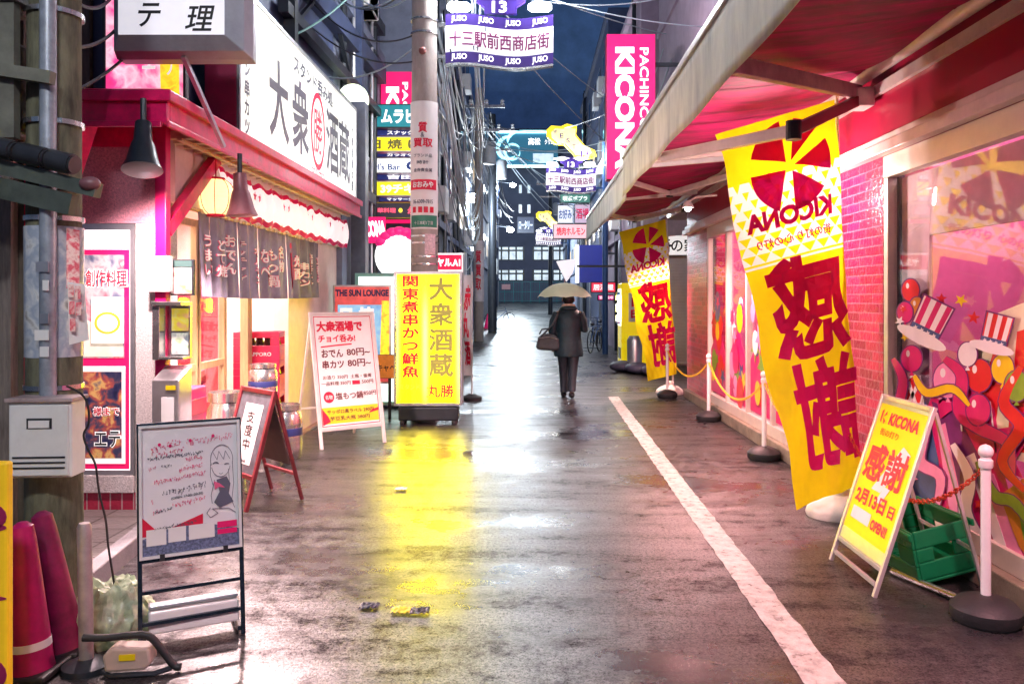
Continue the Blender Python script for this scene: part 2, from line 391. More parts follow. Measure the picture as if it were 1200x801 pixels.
# ================================================================== SETTING
def gz(d): return 0 if d < 30 else (min(d, 97) - 30) / 65 * 1.2
g = MB()
ys = [-14, 0, 8, 16, 24, 30] + list(range(36, 97, 6)) + [97, 260]
vs = [(x, y, gz(y)) for y in ys for x in (-60, 60)]
g.add(vs, [(2*i, 2*i+1, 2*i+3, 2*i+2) for i in range(len(ys)-1)])
tag(g.build("street", m_asph), kind="structure")
m_line = mat("worn_line_paint", (.55, .50, .46), .3, var=.35, vs=14, bump=.5, bs=120, dirt=.8)
ln = MB(); rl = random.Random(3); nl = 150
lv = []
for k in range(nl+1):
    y = .5 + 12.9*k/nl; xm = 1.205 + .155*k/nl
    lv += [(xm - .085 + rl.uniform(-.007, .007), y, .004), (xm + .085 + rl.uniform(-.007, .007), y, .004)]
ln.add(lv, [(2*k, 2*k+1, 2*k+3, 2*k+2) for k in range(nl)])
tag(ln.build("road_line", m_line), kind="structure")
m_pave = tile_mat("paving_tiles", (.2, .19, .18), (.06, .055, .05), .3, .3, 'XY', .008, .4, .6, .25, 0)
pv = MB(); pv.slab([(-4.4, 4.3), (-2.5, 4.3), (-2.62, 5.3), (-2.72, 5.89), (-4.4, 5.89)], lambda a, b, t: Vector((a, b, .09 - t)), .12)
tag(pv.build("pavement", m_pave), kind="structure")
kb = MB(); kb.bar((-2.445, 4.3, .05), (-2.565, 5.3, .05), .1, .13); kb.bar((-2.565, 5.3, .05), (-2.65, 5.88, .05), .1, .13)
tag(kb.build("kerb", m_conc, bevel=.01), kind="structure")

# ================================================================== LEFT: CORNER RESTAURANT
m_stucco = mat("pink_stucco", (.74, .34, .42), .85, var=.35, vs=60, bump=.8, bs=120)
m_wstucco = mat("white_stucco", (.66, .64, .62), .85, var=.3, vs=70, bump=.7, bs=120, dirt=.15)
m_rtile = tile_mat("red_wall_tiles", (.5, .03, .08), (.5, .35, .35), .085, .4, 'YZ', .005, .3, .5, .25, 0)
m_lit = mat("lit_white_panel", (1, .98, .95), .5, var=.05, emit=1.3)
m_white_slip = mat('paper_slip', (.75, .72, .62), .7, var=.2, vs=30)
m_warm = mat("warm_plaster", (.78, .64, .58), .8, var=.1)
m_copper = mat("canopy_red", (.76, .006, .12), .32, var=.25, vs=10, dirt=.2)
RB = thing("restaurant_building", "corner restaurant with pink stucco end wall, red canopy and open lit front", "building", (-2.72, 5.9, 0))
w = MB(); w.bx(-4.3, -2.7, 5.9, 6.06, 2.17, 3.02); w.bx(-4.3, -3.42, 5.9, 6.06, 0, 2.17)
w.build("stucco_wall", m_stucco, RB)
MB().bx(-2.88, -2.7, 5.9, 6.2, 0, 2.168).build("pillar", m_wstucco, RB, bevel=.008)
MB().bx(-3.42, -2.882, 5.9, 6.05, 0, .21).build("tiled_base", m_rtile, RB)
sl = MB().bx(-3.42, -2.882, 5.88, 6.05, .212, .34); sl.build("sill", m_wstucco, RB, bevel=.006)
fr = MB()
for x in (-3.42, -2.912): fr.bx(x, x+.03, 5.89, 5.95, .342, 2.165)
fr.bx(-3.39, -2.912, 5.89, 5.95, 2.12, 2.165); fr.bx(-3.39, -2.912, 5.89, 5.95, .342, .375)
wf = fr.build("window", m_alu, RB)
MB().bx(-3.388, -2.914, 5.93, 5.936, .377, 2.118).build("pane", m_glass, wf)
MB().bx(-3.41, -2.89, 5.99, 6.0, .345, 2.16).build("lit_interior", m_lit, wf)
# canopy
c = MB(); c.bx(-4.3, -2.42, 5.4, 5.44, 2.79, 2.96); c.bx(-2.46, -2.42, 5.44, 11.5, 2.79, 2.96)
c.bx(-4.3, -2.4, 5.36, 5.399, 2.93, 3.0); c.bx(-2.419, -2.38, 5.36, 11.5, 2.93, 3.0)
c.bx(-4.3, -2.45, 5.37, 5.395, 2.76, 2.8); c.bx(-2.415, -2.395, 5.37, 11.5, 2.76, 2.8)
can = c.build("canopy", m_copper, RB, bevel=.006)
m_soff = mat("canopy_soffit", (.6, .03, .12), .5, var=.2)
s_ = MB(); s_.bx(-4.3, -2.461, 5.441, 5.899, 2.86, 2.88); s_.bx(-2.719, -2.461, 5.9, 11.5, 2.86, 2.88); s_.build("soffit", m_soff, can)
rf = MB(); rf.add([(-4.3, 5.38, 3.0), (-2.4, 5.38, 3.0), (-2.72, 5.9, 3.14), (-4.3, 5.9, 3.14), (-2.4, 11.5, 3.0), (-2.72, 11.5, 3.14)], [(0, 1, 2, 3), (1, 4, 5, 2)])
rf.build("roof_sheet", m_copper, can, solid=.02)
rt = MB()
for k in range(30): rt.bx(-2.72, -2.465, 5.98+k*.186, 6.03+k*.186, 2.80, 2.858)
rt.bx(-2.6, -2.56, 5.95, 11.5, 2.78, 2.799)
rt.build("rafters", mat("rafter_cream", (.78, .6, .42), .6, var=.15), can)
MB().bx(-2.7, -2.62, 5.82, 5.9, 0.0, 2.86).build("corner_post", m_mag, RB, bevel=.006)
MB().bar((-2.66, 5.9, 2.12), (-2.66, 6.85, 2.8), .07, .1).build("brace", m_copper, RB)
MB().bar((-3.44, 5.84, 2.1), (-3.05, 5.6, 2.85), .1, .07).build("brace", m_copper, RB)
MB().bx(-3.7, -2.701, 5.86, 5.899, 2.72, 2.858).build("frieze", m_copper, RB)
# street front
MB().bx(-2.86, -2.72, 6.2, 11.6, 2.36, 2.86).build("lintel", m_warm, RB)
MB().bx(-2.95, -2.78, 9.3, 11.6, 0, 2.36).build("plaster_wall", m_warm, RB)
MB().bx(-2.96, -2.7, 11.6, 11.9, 0, 3.3).build("end_pier", m_bluec, RB)
rm = MB(); rm.bx(-6.3, -6.2, 6.06, 11.6, 0, 2.7); rm.bx(-6.2, -2.95, 11.45, 11.59, 0, 2.7); rm.bx(-6.2, -3.45, 6.062, 6.1, 0, 2.7); rm.build("room_walls", m_warm, RB)
MB().bx(-6.2, -2.861, 6.1, 11.45, 2.68, 2.72).build("ceiling", m_warm, RB)
MB().bx(-6.2, -2.72, 6.1, 11.45, -.02, .03).build("floor", mat("tiled_floor", (.4, .22, .18), .4, var=.2), RB)
dr = MB()
for y in (6.42, 6.98, 7.02, 7.62): dr.bx(-2.93, -2.88, y, y+.06, .05, 2.3)
for z in (.05, .5, 1.0, 2.24):
    dr.bx(-2.925, -2.885, 6.48, 6.98, z, z+.06); dr.bx(-2.925, -2.885, 7.08, 7.62, z, z+.06)
dr.bx(-2.94, -2.86, 8.2, 8.32, .03, 2.36)
door = dr.build("door", m_wood, RB)
MB().bx(-2.908, -2.902, 6.482, 7.618, .1, 2.24).build("pane", m_clear, door)
MB().bx(-2.86, -2.84, 6.22, 6.44, .03, 2.36).build("jamb_panel", m_wood, RB)
q = MB(); q.bx(-6.19, -6.1, 6.2, 11.3, 0, 1.5); q.bx(-5.2, -4.4, 10.9, 11.4, 0, 1.9); q.build("red_panelling", m_red, RB)
q = MB(); ri = random.Random(5)
for k in range(26): y = 6.3 + k*.19; h = ri.uniform(.25, .45); q.bx(-6.09, -6.08, y, y+.13, 2.2-h, 2.2)
for k in range(10): x = -5.9+.3*k; h = ri.uniform(.25, .4); q.bx(x, x+.16, 11.43, 11.44, 2.2-h, 2.2)
q.build("menu_slips", m_white_slip, RB)
q = MB(); q.bx(-5.0, -4.3, 6.6, 10.2, .95, 1.02); q.bx(-4.9, -4.4, 6.7, 10.1, .03, .948); q.build("counter", m_wood, RB)
li = light("restaurant_ceiling_light", 'AREA', (-3.9, 8.8, 2.66), 165, (1, .80, .74), 1.8, None, 4.6, parent=RB)
# upper storeys
UP = thing("upper_house", "dark two storey house wall rising above the restaurant canopy", "building", (-3.0, 6.1, 3.15))
u = MB(); u.bx(-9, -3.02, 6.15, 12.4, 3.15, 9.5); u.build("wall", m_navy, UP)
dp = MB(); dp.tube([(-2.96, 6.5, 3.2), (-2.96, 6.5, 9.3)], .05); dp.tube([(-3.05, 6.1, 3.15), (-3.05, 6.1, 9.3)], .04); dp.build("downpipe", m_dark, UP, smooth=True)
ud = MB(); ud.bx(-3.6, -3.32, 6.1, 6.149, 3.15, 9.3); ud.bx(-4.3, -3.75, 6.08, 6.149, 3.2, 9.2); ud.build("board_panel", m_dwood, UP)
# glowing window poster above the canopy
m_pkglow = picture_mat("pink_window_print", [(.75, .02, .2), (.9, .5, .6), (.8, .05, .25), (.55, .02, .12)], 5, .55, 2)
def ex(t, w, h, fn):
    b = MB(); b.slab([(.2*w, .0*h+.02), (.42*w, .02), (.4*w, .75*h), (.15*w, .8*h)], lambda a, c_, q: Vector((a, -.004-q, c_)), .002)
    b.build("yellow_flame", picture_mat("yellow_print", [(.8, .1, .02), (.95, .7, .03), (.9, .4, .02)], 9, .5, 5), t, local=True)
signbox("window_print", "pink glowing window print with white and yellow patches above the red canopy", "poster",
        (Vector((-2.88, 6.05, 3.03)), .62, 1.5), .05, m_pkglow, m_dark,
        [(mat("white_lettering", (.85, .83, .83), .5, var=.04, emit=.35), [("エ", .55, .25, .16, .1), ("テ", .82, .22, .16, .1)])], border=.02, extra=ex)

# big backlit sign along the street
m_bigface = mat("backlit_acrylic_white", (.93, .95, .88), .35, var=.06, vs=1.2, emit=.34)
m_slate = mat("slate_lettering", (.12, .12, .17), .5, var=.05)
BS = thing("shop_sign", "long white backlit sign with dark brush lettering above the red canopy", "sign", (-2.6, 7.2, 2.94))
L0, LL, HH = 7.2, 4.85, 1.5
MB().bx(-2.9, -2.612, L0, L0+LL, 2.94, 2.94+HH).build("case", mat("sign_case_magenta", (.3, .015, .07), .45, var=.2), BS, bevel=.01)
MB().bx(-2.61, -2.6, L0+.03, L0+LL-.03, 2.97, 2.91+HH).build("face_panel", m_bigface, BS)
b = MB(); q = .035
for z in (2.94, 2.94+HH-q): b.bx(-2.611, -2.585, L0, L0+LL, z, z+q)
for y in (L0, L0+LL-q): b.bx(-2.611, -2.585, y, y+q, 2.975, 2.905+HH)
b.build("border", m_alu, BS)
fnL = lambda a, c_: Vector((-2.596, L0 + a, 2.94 + c_))
t = MB()
for ch, a in (("大", 1.17), ("衆", 1.95), ("酒", 3.42), ("蔵", 4.1)): t.text(ch, fnL, fit=(.66, .82), cx=a, cy=.72, bold=.02, shear=-.06)
t.text("スタンド呑み処", fnL, fit=(1.75, .2), cx=2.55, cy=1.27, bold=.03); t.text("ホルモン串カツ", fnL, fit=(.15, 1.2), cx=.22, cy=.78, vert=True, bold=.035)
t.text("大衆酒蔵丸勝", fnL, fit=(.12, .95), cx=4.6, cy=.72, vert=True, bold=.03)
t.build("lettering", m_slate, BS)
t = MB(); t.text("勝", fnL, fit=(.4, .56), cx=2.7, cy=.72, bold=.006); t.text("マルカツ", fnL, fit=(.62, .12), cx=2.72, cy=.2)
n = 40
ring = [(2.7 + .33*math.cos(2*math.pi*k/n), .72 + .47*math.sin(2*math.pi*k/n)) for k in range(n)]; rin = [(2.7 + .27*math.cos(2*math.pi*k/n), .72 + .40*math.sin(2*math.pi*k/n)) for k in range(n)]
t.add([fnL(*p) for p in ring] + [fnL(*p) for p in rin], [(k, (k+1) % n, (k+1) % n + n, k+n) for k in range(n)])
t.build("lettering", mat("backlit_red_lettering", (.75, .008, .06), .5, var=.03, emit=.25), BS)

# projecting light box with bevelled frame
LB = thing("projecting_sign", "grey framed light box sign with two dark characters, held by a strut", "sign", (-2.55, 5.55, 3.28))
a0, a1 = at(137, 70, 5.6), at(297, -8, 5.6)
x0, x1, z0, z1 = a0.x, a1.x, a0.z, 3.95
fm = [(x0, x1, z0, z1, 5.60), (x0+.03, x1-.03, z0+.03, z1-.03, 5.5), (x0+.09, x1-.14, z0+.12, z1-.1, 5.44)]
fb = MB()
for i in range(2):
    A, B = fm[i], fm[i+1]
    P = lambda q: [(q[0], q[4], q[2]), (q[1], q[4], q[2]), (q[1], q[4], q[3]), (q[0], q[4], q[3])]
    fb.add(P(A) + P(B), [(k, (k+1) % 4, (k+1) % 4 + 4, k+4) for k in range(4)])
fb.add([(x0, 5.6, z0), (x1, 5.6, z0), (x1, 5.6, z1), (x0, 5.6, z1), (x0, 5.72, z0), (x1-.02, 5.72, z0), (x1-.02, 5.72, z1), (x0, 5.72, z1)], [(0, 1, 5, 4), (1, 2, 6, 5), (2, 3, 7, 6), (3, 0, 4, 7), (4, 5, 6, 7)])
fb.build("frame", mat("sign_grey", (.36, .37, .42), .4, .3, var=.12, dirt=.2), LB, bevel=.006)
MB().bx(fm[2][0], fm[2][1], 5.439, 5.445, fm[2][2], fm[2][3]).build("face_panel", mat("dim_acrylic", (.72, .7, .76), .4, var=.06, vs=3, emit=.38), LB)
t = MB(); fnB = lambda a, c_: Vector((a, 5.433, c_))
p = at(175, 18, 5.44); t.text("テ", fnB, fit=(.15, .16), cx=p.x, cy=p.z, bold=.015, shear=.2); p = at(235, 22, 5.44); t.text("理", fnB, fit=(.18, .17), cx=p.x, cy=p.z, bold=.012, shear=.2)
t.build("lettering", m_blk, LB)
MB().bar(at(215, 66, 5.56), at(262, 172, 6.1), .03).build("strut", m_alu, LB)

# spot lamps under the eave
def spotlamp(label, p, aim, power, lit, aim_l=(0, 0, -1)):
    L = thing("spot_lamp", label, "lamp", p, 0, "spot lamps hung under the canopy")
    b = MB(); p = Vector(p); a = Vector(aim).normalized()
    b.tube([p + Vector((0, 0, .22)), p + Vector((0, 0, .05))], .02)
    b.build("arm", m_dark, L, smooth=True)
    h = MB(); q = p + Vector((0, 0, .06))
    h.tube([q, q + a*.13, q + a*.16, q + a*.28, q + a*.34, q + a*.345], [.05, .058, .072, .10, .125, .1], 18); h.build("shade", lit, L, smooth=True)
    if power:
        q_ = light('lamp_light', 'SPOT', p + a*.3, power, (1, .68, .68), .07, spot=150, parent=L); q_.rotation_euler = Vector(aim_l).to_track_quat('-Z', 'Y').to_euler()
    return L
spotlamp("black spot lamp hung at the canopy corner nearest the street sign box", at(168, 155, 5.3), (.12, -.3, -1), 190, m_dark, (.25, .4, -1))
spotlamp("brown bell shaped spot lamp hanging beside the yellow paper lantern", at(281, 212, 6.55), (.05, 0, -1), 400, mat("pink_brown_metal", (.3, .13, .15), .4, .3, var=.2), (.65, .0, -1))
# paper lantern
LT = thing("paper_lantern", "round glowing yellow paper lantern with red rims under the canopy", "lantern", at(253, 230, 6.75))
p = at(253, 231, 6.75); lan = MB()
prof = [(max(.004, .148*math.sin(math.pi*i/28)**.75*(1+.02*math.cos(i*math.pi))), -.155*math.cos(math.pi*i/28)) for i in range(29)]
lan.lathe(prof[2:-2], p, 28); lan.build("paper_shade", mat("lantern_paper", (.95, .72, .30), .6, var=.12, vs=10, emit=.75, stretch=(1, 1, .3)), LT, smooth=True)
rr = MB()
for s in (-1, 1): rr.lathe([(.07, -.012), (.075, 0), (.07, .012)], p + Vector((0, 0, s*.15)), 20)
for k in range(8):
    an = k*math.pi/4+.3; rr.tube([p + Vector((.152*math.sin(u)**.75*math.cos(an), .152*math.sin(u)**.75*math.sin(an), -.157*math.cos(u))) for u in [.25+.13*j for j in range(21)]], .003, 5)
rr.tube([p + Vector((0, 0, .16)), p + Vector((0, 0, .32))], .006); rr.build("rim", m_redt, LT)
light("lantern_bulb", 'POINT', p, 12, (1, .7, .3), .16, parent=LT)

# ruffled star banner
BN = thing("star_banner", "ruffled white banner with red stars and red scalloped edges above the noren", "banner", (-2.6, 6.7, 2.3))
m_ban = mat("banner_white_glow", (.88, .82, .82), .7, var=.05, trans=.35, emit=.5)  # emission stands in for the light falling on this cloth
bf = lambda u, v: Vector((-2.6 + .018*math.sin(u*95) + .03*math.sin(v*3.1), 6.75 + u*4.65, 2.36 + (1-v)*.34 - .05*abs(math.sin(u*13*math.pi/1.0))*(1-v)*.4))
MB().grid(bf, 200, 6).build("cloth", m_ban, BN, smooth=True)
sc = MB()
for v0, v1 in ((-.06, .08), (.93, 1.09)):
    sc.grid(lambda u, v: bf(u, v0 + (v1-v0)*v) + Vector((.006, 0, .014*math.sin(u*160))), 200, 2)
for u in (.04, .17, .2, .36, .40, .55, .6, .78, .93):
    c0 = bf(u, .35); r0 = .055
    pts = [(c0.y + r0*(1 if k % 2 == 0 else .42)*math.sin(k*math.pi/5), c0.z + r0*(1 if k % 2 == 0 else .42)*math.cos(k*math.pi/5)) for k in range(10)]
    sc.poly([(-2.565, y, z) for y, z in pts])
sc.build("red_trim", m_magt, BN)

# noren
NO = thing("noren_curtain", "grey noren curtain with white brush lettering across the restaurant opening", "curtain", (-2.72, 6.58, 1.63))
m_nor = mat("noren_cloth", (.20, .19, .25), .8, var=.25, vs=6, trans=.1, bump=.3, bs=300)
def nf(u, v):
    sag = .02 * math.sin(u*math.pi)
    fold = .022*math.sin(u*62) + .014*math.sin(u*131+1) + .01*math.sin(u*23)
    return Vector((-2.71 + fold*(.55+.75*v) + .02*v, 6.58 + 3.8*u, 2.33 - v*.69 - sag*v))
npan = 13; nc = MB()
for k in range(npan):
    nc.grid(lambda u, v, k=k: nf((k + .5 + (u-.5)*(.985-.02*v))/npan, v), 16, 8)
nc.build("cloth", m_nor, NO, smooth=True)
MB().tube([(-2.71, 6.45, 2.335), (-2.71, 10.5, 2.335)], .014).build("rod", m_wood, NO, smooth=True)
lp = MB()
for k in range(npan*2): y = 6.58 + 3.8*(k+.5)/(npan*2); lp.bx(-2.728, -2.692, y-.025, y+.025, 2.32, 2.353)
lp.build("loops", mat("loop_cream", (.7, .55, .38), .7, var=.1), NO)
m_norw = mat("noren_lettering_white", (.9, .83, .8), .7, var=.08); m_norp = mat("noren_lettering_pink", (.75, .1, .2), .7, var=.08)
tw, tp = MB(), MB()
NT = [("うまい", .5, .48), ("どて焼", .52, .46), ("おでん", .45, .5), ("テッチャン", .5, .52), ("ホルモン", .55, .5), ("なべ", .5, .4), ("もつ鍋", .55, .56), ("名物", .4, .4), None, ("焼酎", .5, .4), ("串カツ", .6, .4), ("地酒生ビール", .5, .55), ("立呑み", .5, .5)]
for k, e in enumerate(NT):
    if e is None: continue
    body, vc, hh = e; wv = .19 if len(body) < 4 else .15
    for g_, dx, bo in ((tp, .008, .05), (tw, .013, .022)):
        g_.text(body, lambda a, c_, k=k, dx=dx: nf((k+.5)/npan + a/3.8, c_) + Vector((dx, 0, 0)), fit=(wv*(1.1 if g_ is tp else 1), -hh), cx=0, cy=vc, vert=True, bold=bo, sub=.12)
tp.build("lettering", m_norp, NO); tw.build("lettering", m_norw, NO)
lob = MB()
pts = [(.00, .2), (.05, .3), (.085, .42), (.09, .6), (.06, .85), (.0, .93), (-.06, .85), (-.09, .6), (-.085, .42), (-.05, .3)]
lob.grid(lambda u, v: nf(8.5/npan + (u-.5)*.2*math.sin(math.pi*min(1, .12+v*.85))**.6/3.8, .28 + .62*v) + Vector((.014, 0, 0)), 10, 14)
lob.grid(lambda u, v: nf(8.5/npan + ((u-.5)*.09 + .02)/3.8, .12 + .08*v) + Vector((.014, 0, 0)), 4, 3)
for q in (-1, 1): lob.grid(lambda u, v: nf(8.5/npan + (q*.06*(1+v*.6) + (u-.5)*.025)/3.8, .3 - .13*v*v) + Vector((.014, 0, 0)), 2, 6)
lob.build("red_fish_print", mat("noren_red_print", (.6, .01, .08), .7, var=.3, vs=20), NO)
# ================================================================== LEFT: THINGS BY THE SHOP
m_food = picture_mat("food_print", [(.05, .06, .1), (.14, .15, .22), (.4, .38, .38), (.6, .1, .14), (.75, .7, .6)], 7, .35, 1)
m_room = picture_mat("room_print", [(.01, .01, .03), (.02, .02, .06), (.05, .04, .07), (.3, .06, .05), (.5, .3, .1), (.1, .08, .1)], 11, .3, 7)
m_paper = mat("white_paper", (.82, .81, .79), .7, var=.04)
m_paperl = mat("backlit_paper", (.86, .85, .82), .7, var=.04, emit=.35)
m_glowred = mat("backlit_magenta_print", (.75, .01, .12), .4, var=.06, emit=.25)
PO = thing("window_poster", "magenta bordered poster of food and a dining room in the restaurant end window", "poster", (-3.15, 5.925, .4))
MB().bx(-3.386, -2.93, 5.912, 5.918, .38, 1.98).build("backing", m_glowred, PO)
MB().bx(-3.34, -2.965, 5.906, 5.911, 1.19, 1.94).build("food_photo", m_food, PO)
MB().bx(-3.345, -2.955, 5.906, 5.909, .42, 1.13).build("white_border", m_paperl, PO)
MB().bx(-3.32, -2.98, 5.903, 5.906, .46, 1.09).build("room_photo", m_room, PO)
pl = MB(); pl.slab([(-3.3, 1.2), (-2.97, 1.2), (-2.97, 1.45), (-3.1, 1.4), (-3.3, 1.5)], lambda a, b, t: Vector((a, 5.9045 - t*.1, b)), .01); pl.build("table_print", mat("beige_print", (.7, .6, .48), .5, var=.2, emit=.3), PO)
fnP = lambda a, b: Vector((a, 5.899, b)); fnP2 = lambda a, b: Vector((a, 5.901, b))
t = MB(); t.text("牛   創作料理", fnP2, fit=(.46, .14), cx=-3.16, cy=1.77, bold=.055); t.text("様まで", fnP2, fit=(.2, .075), cx=-3.09, cy=.80, bold=.06); t.text("エテ", fnP2, fit=(.2, .13), cx=-3.08, cy=.6, bold=.05)
t.build("lettering", m_paperl, PO)
t = MB(); t.text("牛   創作料理", fnP, fit=(.44, .125), cx=-3.16, cy=1.77, bold=.02); t.text("様まで", fnP, fit=(.19, .065), cx=-3.09, cy=.80, bold=.02); t.build("lettering", m_redt, PO)
t = MB(); t.text("エテ", fnP, fit=(.185, .115), cx=-3.08, cy=.6, bold=.012); t.build("lettering", m_blk, PO)
NP = thing("window_notice", "white paper notice with a yellow ring stuck on the food poster", "notice", (-3.06, 5.89, 1.3))
a, b = at(107, 402, 5.89), at(145, 348, 5.89)
MB().bx(a.x, b.x, 5.889, 5.892, a.z, b.z).build("sheet", m_paperl, NP)
rg = MB(); cx, cz = (a.x+b.x)/2, (a.z+b.z)/2 - .02; n = 30
rg.add([(cx+r*math.cos(2*math.pi*k/n), 5.887, cz+r*.85*math.sin(2*math.pi*k/n)) for r in (.075, .095) for k in range(n)], [(k, (k+1) % n, (k+1) % n+n, k+n) for k in range(n)])
rg.build("yellow_ring", mat("yellow_print_ink", (.8, .65, .05), .6, var=.1), NP)

# near utility pole
UPo = thing("utility_pole", "weathered mossy utility pole with stickers standing nearest at the left edge", "pole", (-2.41, 4.1, 0))
MB().tube([(-2.41, 4.1, 0), (-2.41, 4.1, 2), (-2.4, 4.1, 9)], [.135, .125, .1], 20).build("shaft", mat("mossy_pole", (.13, .125, .08), .85, var=.75, vs=11, bump=.6, bs=30, stretch=(1, 1, .25), dirt=.5), UPo, smooth=True)
MB().tube([(-2.355, 3.955, .9), (-2.355, 3.955, 9)], .038, 12).build("conduit", mat("grey_conduit", (.34, .37, .42), .4, .3, var=.3, vs=10, dirt=.4), UPo, smooth=True)
MB().lathe([(.131, -.32), (.134, .33)], (-2.41, 4.1, 1.65), 24).build("sticker_sleeve", picture_mat("torn_stickers", [(.3, .32, .36), (.55, .57, .6), (.35, .4, .5), (.7, .7, .7), (.25, .22, .2)], 9, 0, 4), UPo, smooth=True)
for z in (1.18, 2.02, 2.5, 3.05): MB().lathe([(.137, -.012), (.137, .012)], (-2.41, 4.1, z), 24).build("band", m_steel, UPo)
for z in (1.75, 1.66, 1.5, 1.42, 1.34):
    MB().bx(-2.37+random.uniform(-.03, .02), -2.325, 3.908, 3.912, z, z+.05).build("sticker", random.choice([m_paper, m_blk, m_alu]), UPo)
arm = MB(); arm.bar((-2.75, 3.93, 2.3), (-2.08, 3.9, 2.14), .06, .07); arm.bar((-2.75, 3.95, 2.2), (-2.2, 3.9, 2.07), .05, .1); arm.build("cross_arm", mat("green_grey_metal", (.1, .12, .1), .5, .3, var=.3, dirt=.3), UPo)
for k, x in enumerate((-2.52, -2.37, -2.24)):
    z = 2.335 - (x+2.52)*.23
    cy = MB(); cy.tube([(x-.075, 3.88, z+.02), (x+.06, 3.86, z-.012)], .05, 16); cy.tube([(x+.06, 3.86, z-.012), (x+.072, 3.858, z-.015)], .043, 16)
    cy.build("insulator", mat("black_insulator", (.03, .03, .035), .35, var=.3), UPo, smooth=True)
MB().ball((-2.11, 3.88, 2.17), .05, .04, .035).build("end_knob", mat("brown_knob", (.2, .08, .09), .4, var=.2), UPo, smooth=True)
MB().tube([(-2.66, 3.85, 2.0), (-2.66, 3.85, 2.05), (-2.66, 3.85, 2.38), (-2.66, 3.85, 2.42)], [.05, .065, .065, .03], 14).build("cable_box", m_dark, UPo, smooth=True)
bb = MB(); bb.bx(-2.85, -2.48, 3.9, 4.2, 3.06, 3.16); bb.build("bracket", m_conc, UPo)
bb = MB(); bb.bx(-2.62, -2.5, 3.92, 3.97, 2.4, 3.6); bb.bar((-2.75, 3.9, 2.75), (-2.3, 3.9, 2.68), .05, .06); bb.build("brace_plate", mat("olive_plate", (.15, .15, .12), .7, var=.3, dirt=.4), UPo)
WB = thing("weathered_board_wall", "dark weathered wooden wall at the left frame edge behind the pole", "wall", (-2.95, 4.3, 0))
w = MB(); w.bx(-3.4, -2.69, 4.3, 4.38, 0, 4.6); w.build("boards", m_dwood, WB)
w = MB(); w.bx(-2.78, -2.72, 4.24, 4.3, 0, 4.6); w.build("batten", mat("grey_batten", (.2, .16, .14), .7, var=.4, vs=12, dirt=.4, stretch=(4, 4, .5)), WB)
MB().bx(-2.688, -2.64, 4.3, 4.36, .3, 2.3).build("red_strip", m_red, WB)
w = MB(); w.bx(-2.85, -2.55, 4.0, 4.22, 2.44, 2.9); w.build("brown_box", mat("brown_box_paint", (.1, .04, .04), .6, var=.3, dirt=.3), WB, bevel=.02)
MC = thing("meter_cabinet", "white steel meter cabinet with three vent slots on the near utility pole", "cabinet", (-2.33, 3.85, .77), R(4))
w_, h_ = .29, .36
MB().bx(-w_/2, w_/2, 0, .14, 0, h_).build("body", m_whitep, MC, local=True, bevel=.008)
MB().bx(-w_/2-.01, w_/2+.01, -.02, .15, h_+.001, h_+.02).build("cap", mat("rusty_cap", (.4, .3, .3), .6, var=.4, dirt=.3), MC, local=True, bevel=.004)
MB().bx(-w_/2+.012, w_/2-.012, -.012, -.002, .012, h_-.012).build("door", m_whitep, MC, local=True, bevel=.004)
v = MB()
for z in (.05, .075, .1): v.bx(-.12, .12, -.016, -.0125, z-.004, z+.004)
v.bx(-.055, .06, -.015, -.0125, .235, .285); v.build("slots", m_dark, MC, local=True)
MB().bx(-.045, .05, -.019, -.0155, .24, .275).build("label_card", m_paper, MC, local=True)
CA = thing("hanging_cable", "thin black cable hanging loose beside the white meter cabinet", "cable", (-2.2, 3.86, .5))
pts = [at(x, y, 3.8) for x, y in ((78, 452), (96, 462), (103, 476), (104, 495), (98, 510), (104, 528), (112, 545), (116, 575), (124, 610), (127, 640), (135, 690))]
def smooth_path(p, n=6):
    out = []
    for i in range(len(p)-1):
        p0, p1, p2, p3 = p[max(i-1, 0)], p[i], p[i+1], p[min(i+2, len(p)-1)]
        for k in range(n):
            t = k/n; out.append(.5*((2*p1)+(p2-p0)*t+(2*p0-5*p1+4*p2-p3)*t*t+(3*p1-p0-3*p2+p3)*t**3))
    return out + [p[-1]]
MB().tube(smooth_path(pts), .0055, 6).build("cord", m_rub, CA, smooth=True)
# sheets of meat photos tied to the pole
MS = thing("menu_photo_sheets", "tilted red and pink meat photo menu sheets hanging by the near pole", "poster", (-2.2, 4.0, 1.5))
for i, (x0, x1, y0, y1) in enumerate(((78, 93, 267, 332), (79, 99, 330, 398))):
    s = MB(); A, B, C_, D = at(x0, y0, 4.0), at(x1, y0+3, 4.05), at(x1+5*i, y1, 4.05), at(x0+2*i, y1+6, 4.0)
    s.add([A, B, C_, D], [(0, 1, 2, 3)]); s.build("sheet", [picture_mat("raw_meat_print", [(.75, .4, .38), (.6, .06, .1), (.8, .6, .55), (.45, .03, .06)], 22, .12, 3), m_paper][i], MS, solid=.004)
sq = MB()
for x, y in ((83, 340), (91, 342), (84, 360), (92, 361), (85, 380)):
    A, B = at(x-3, y+8, 3.985), at(x+3, y-7, 3.985); sq.bx(A.x, B.x, 3.984, 3.988, A.z, B.z)
sq.build("photo_print", MATS.get("raw_meat_print") or bpy.data.materials["raw_meat_print"], MS)

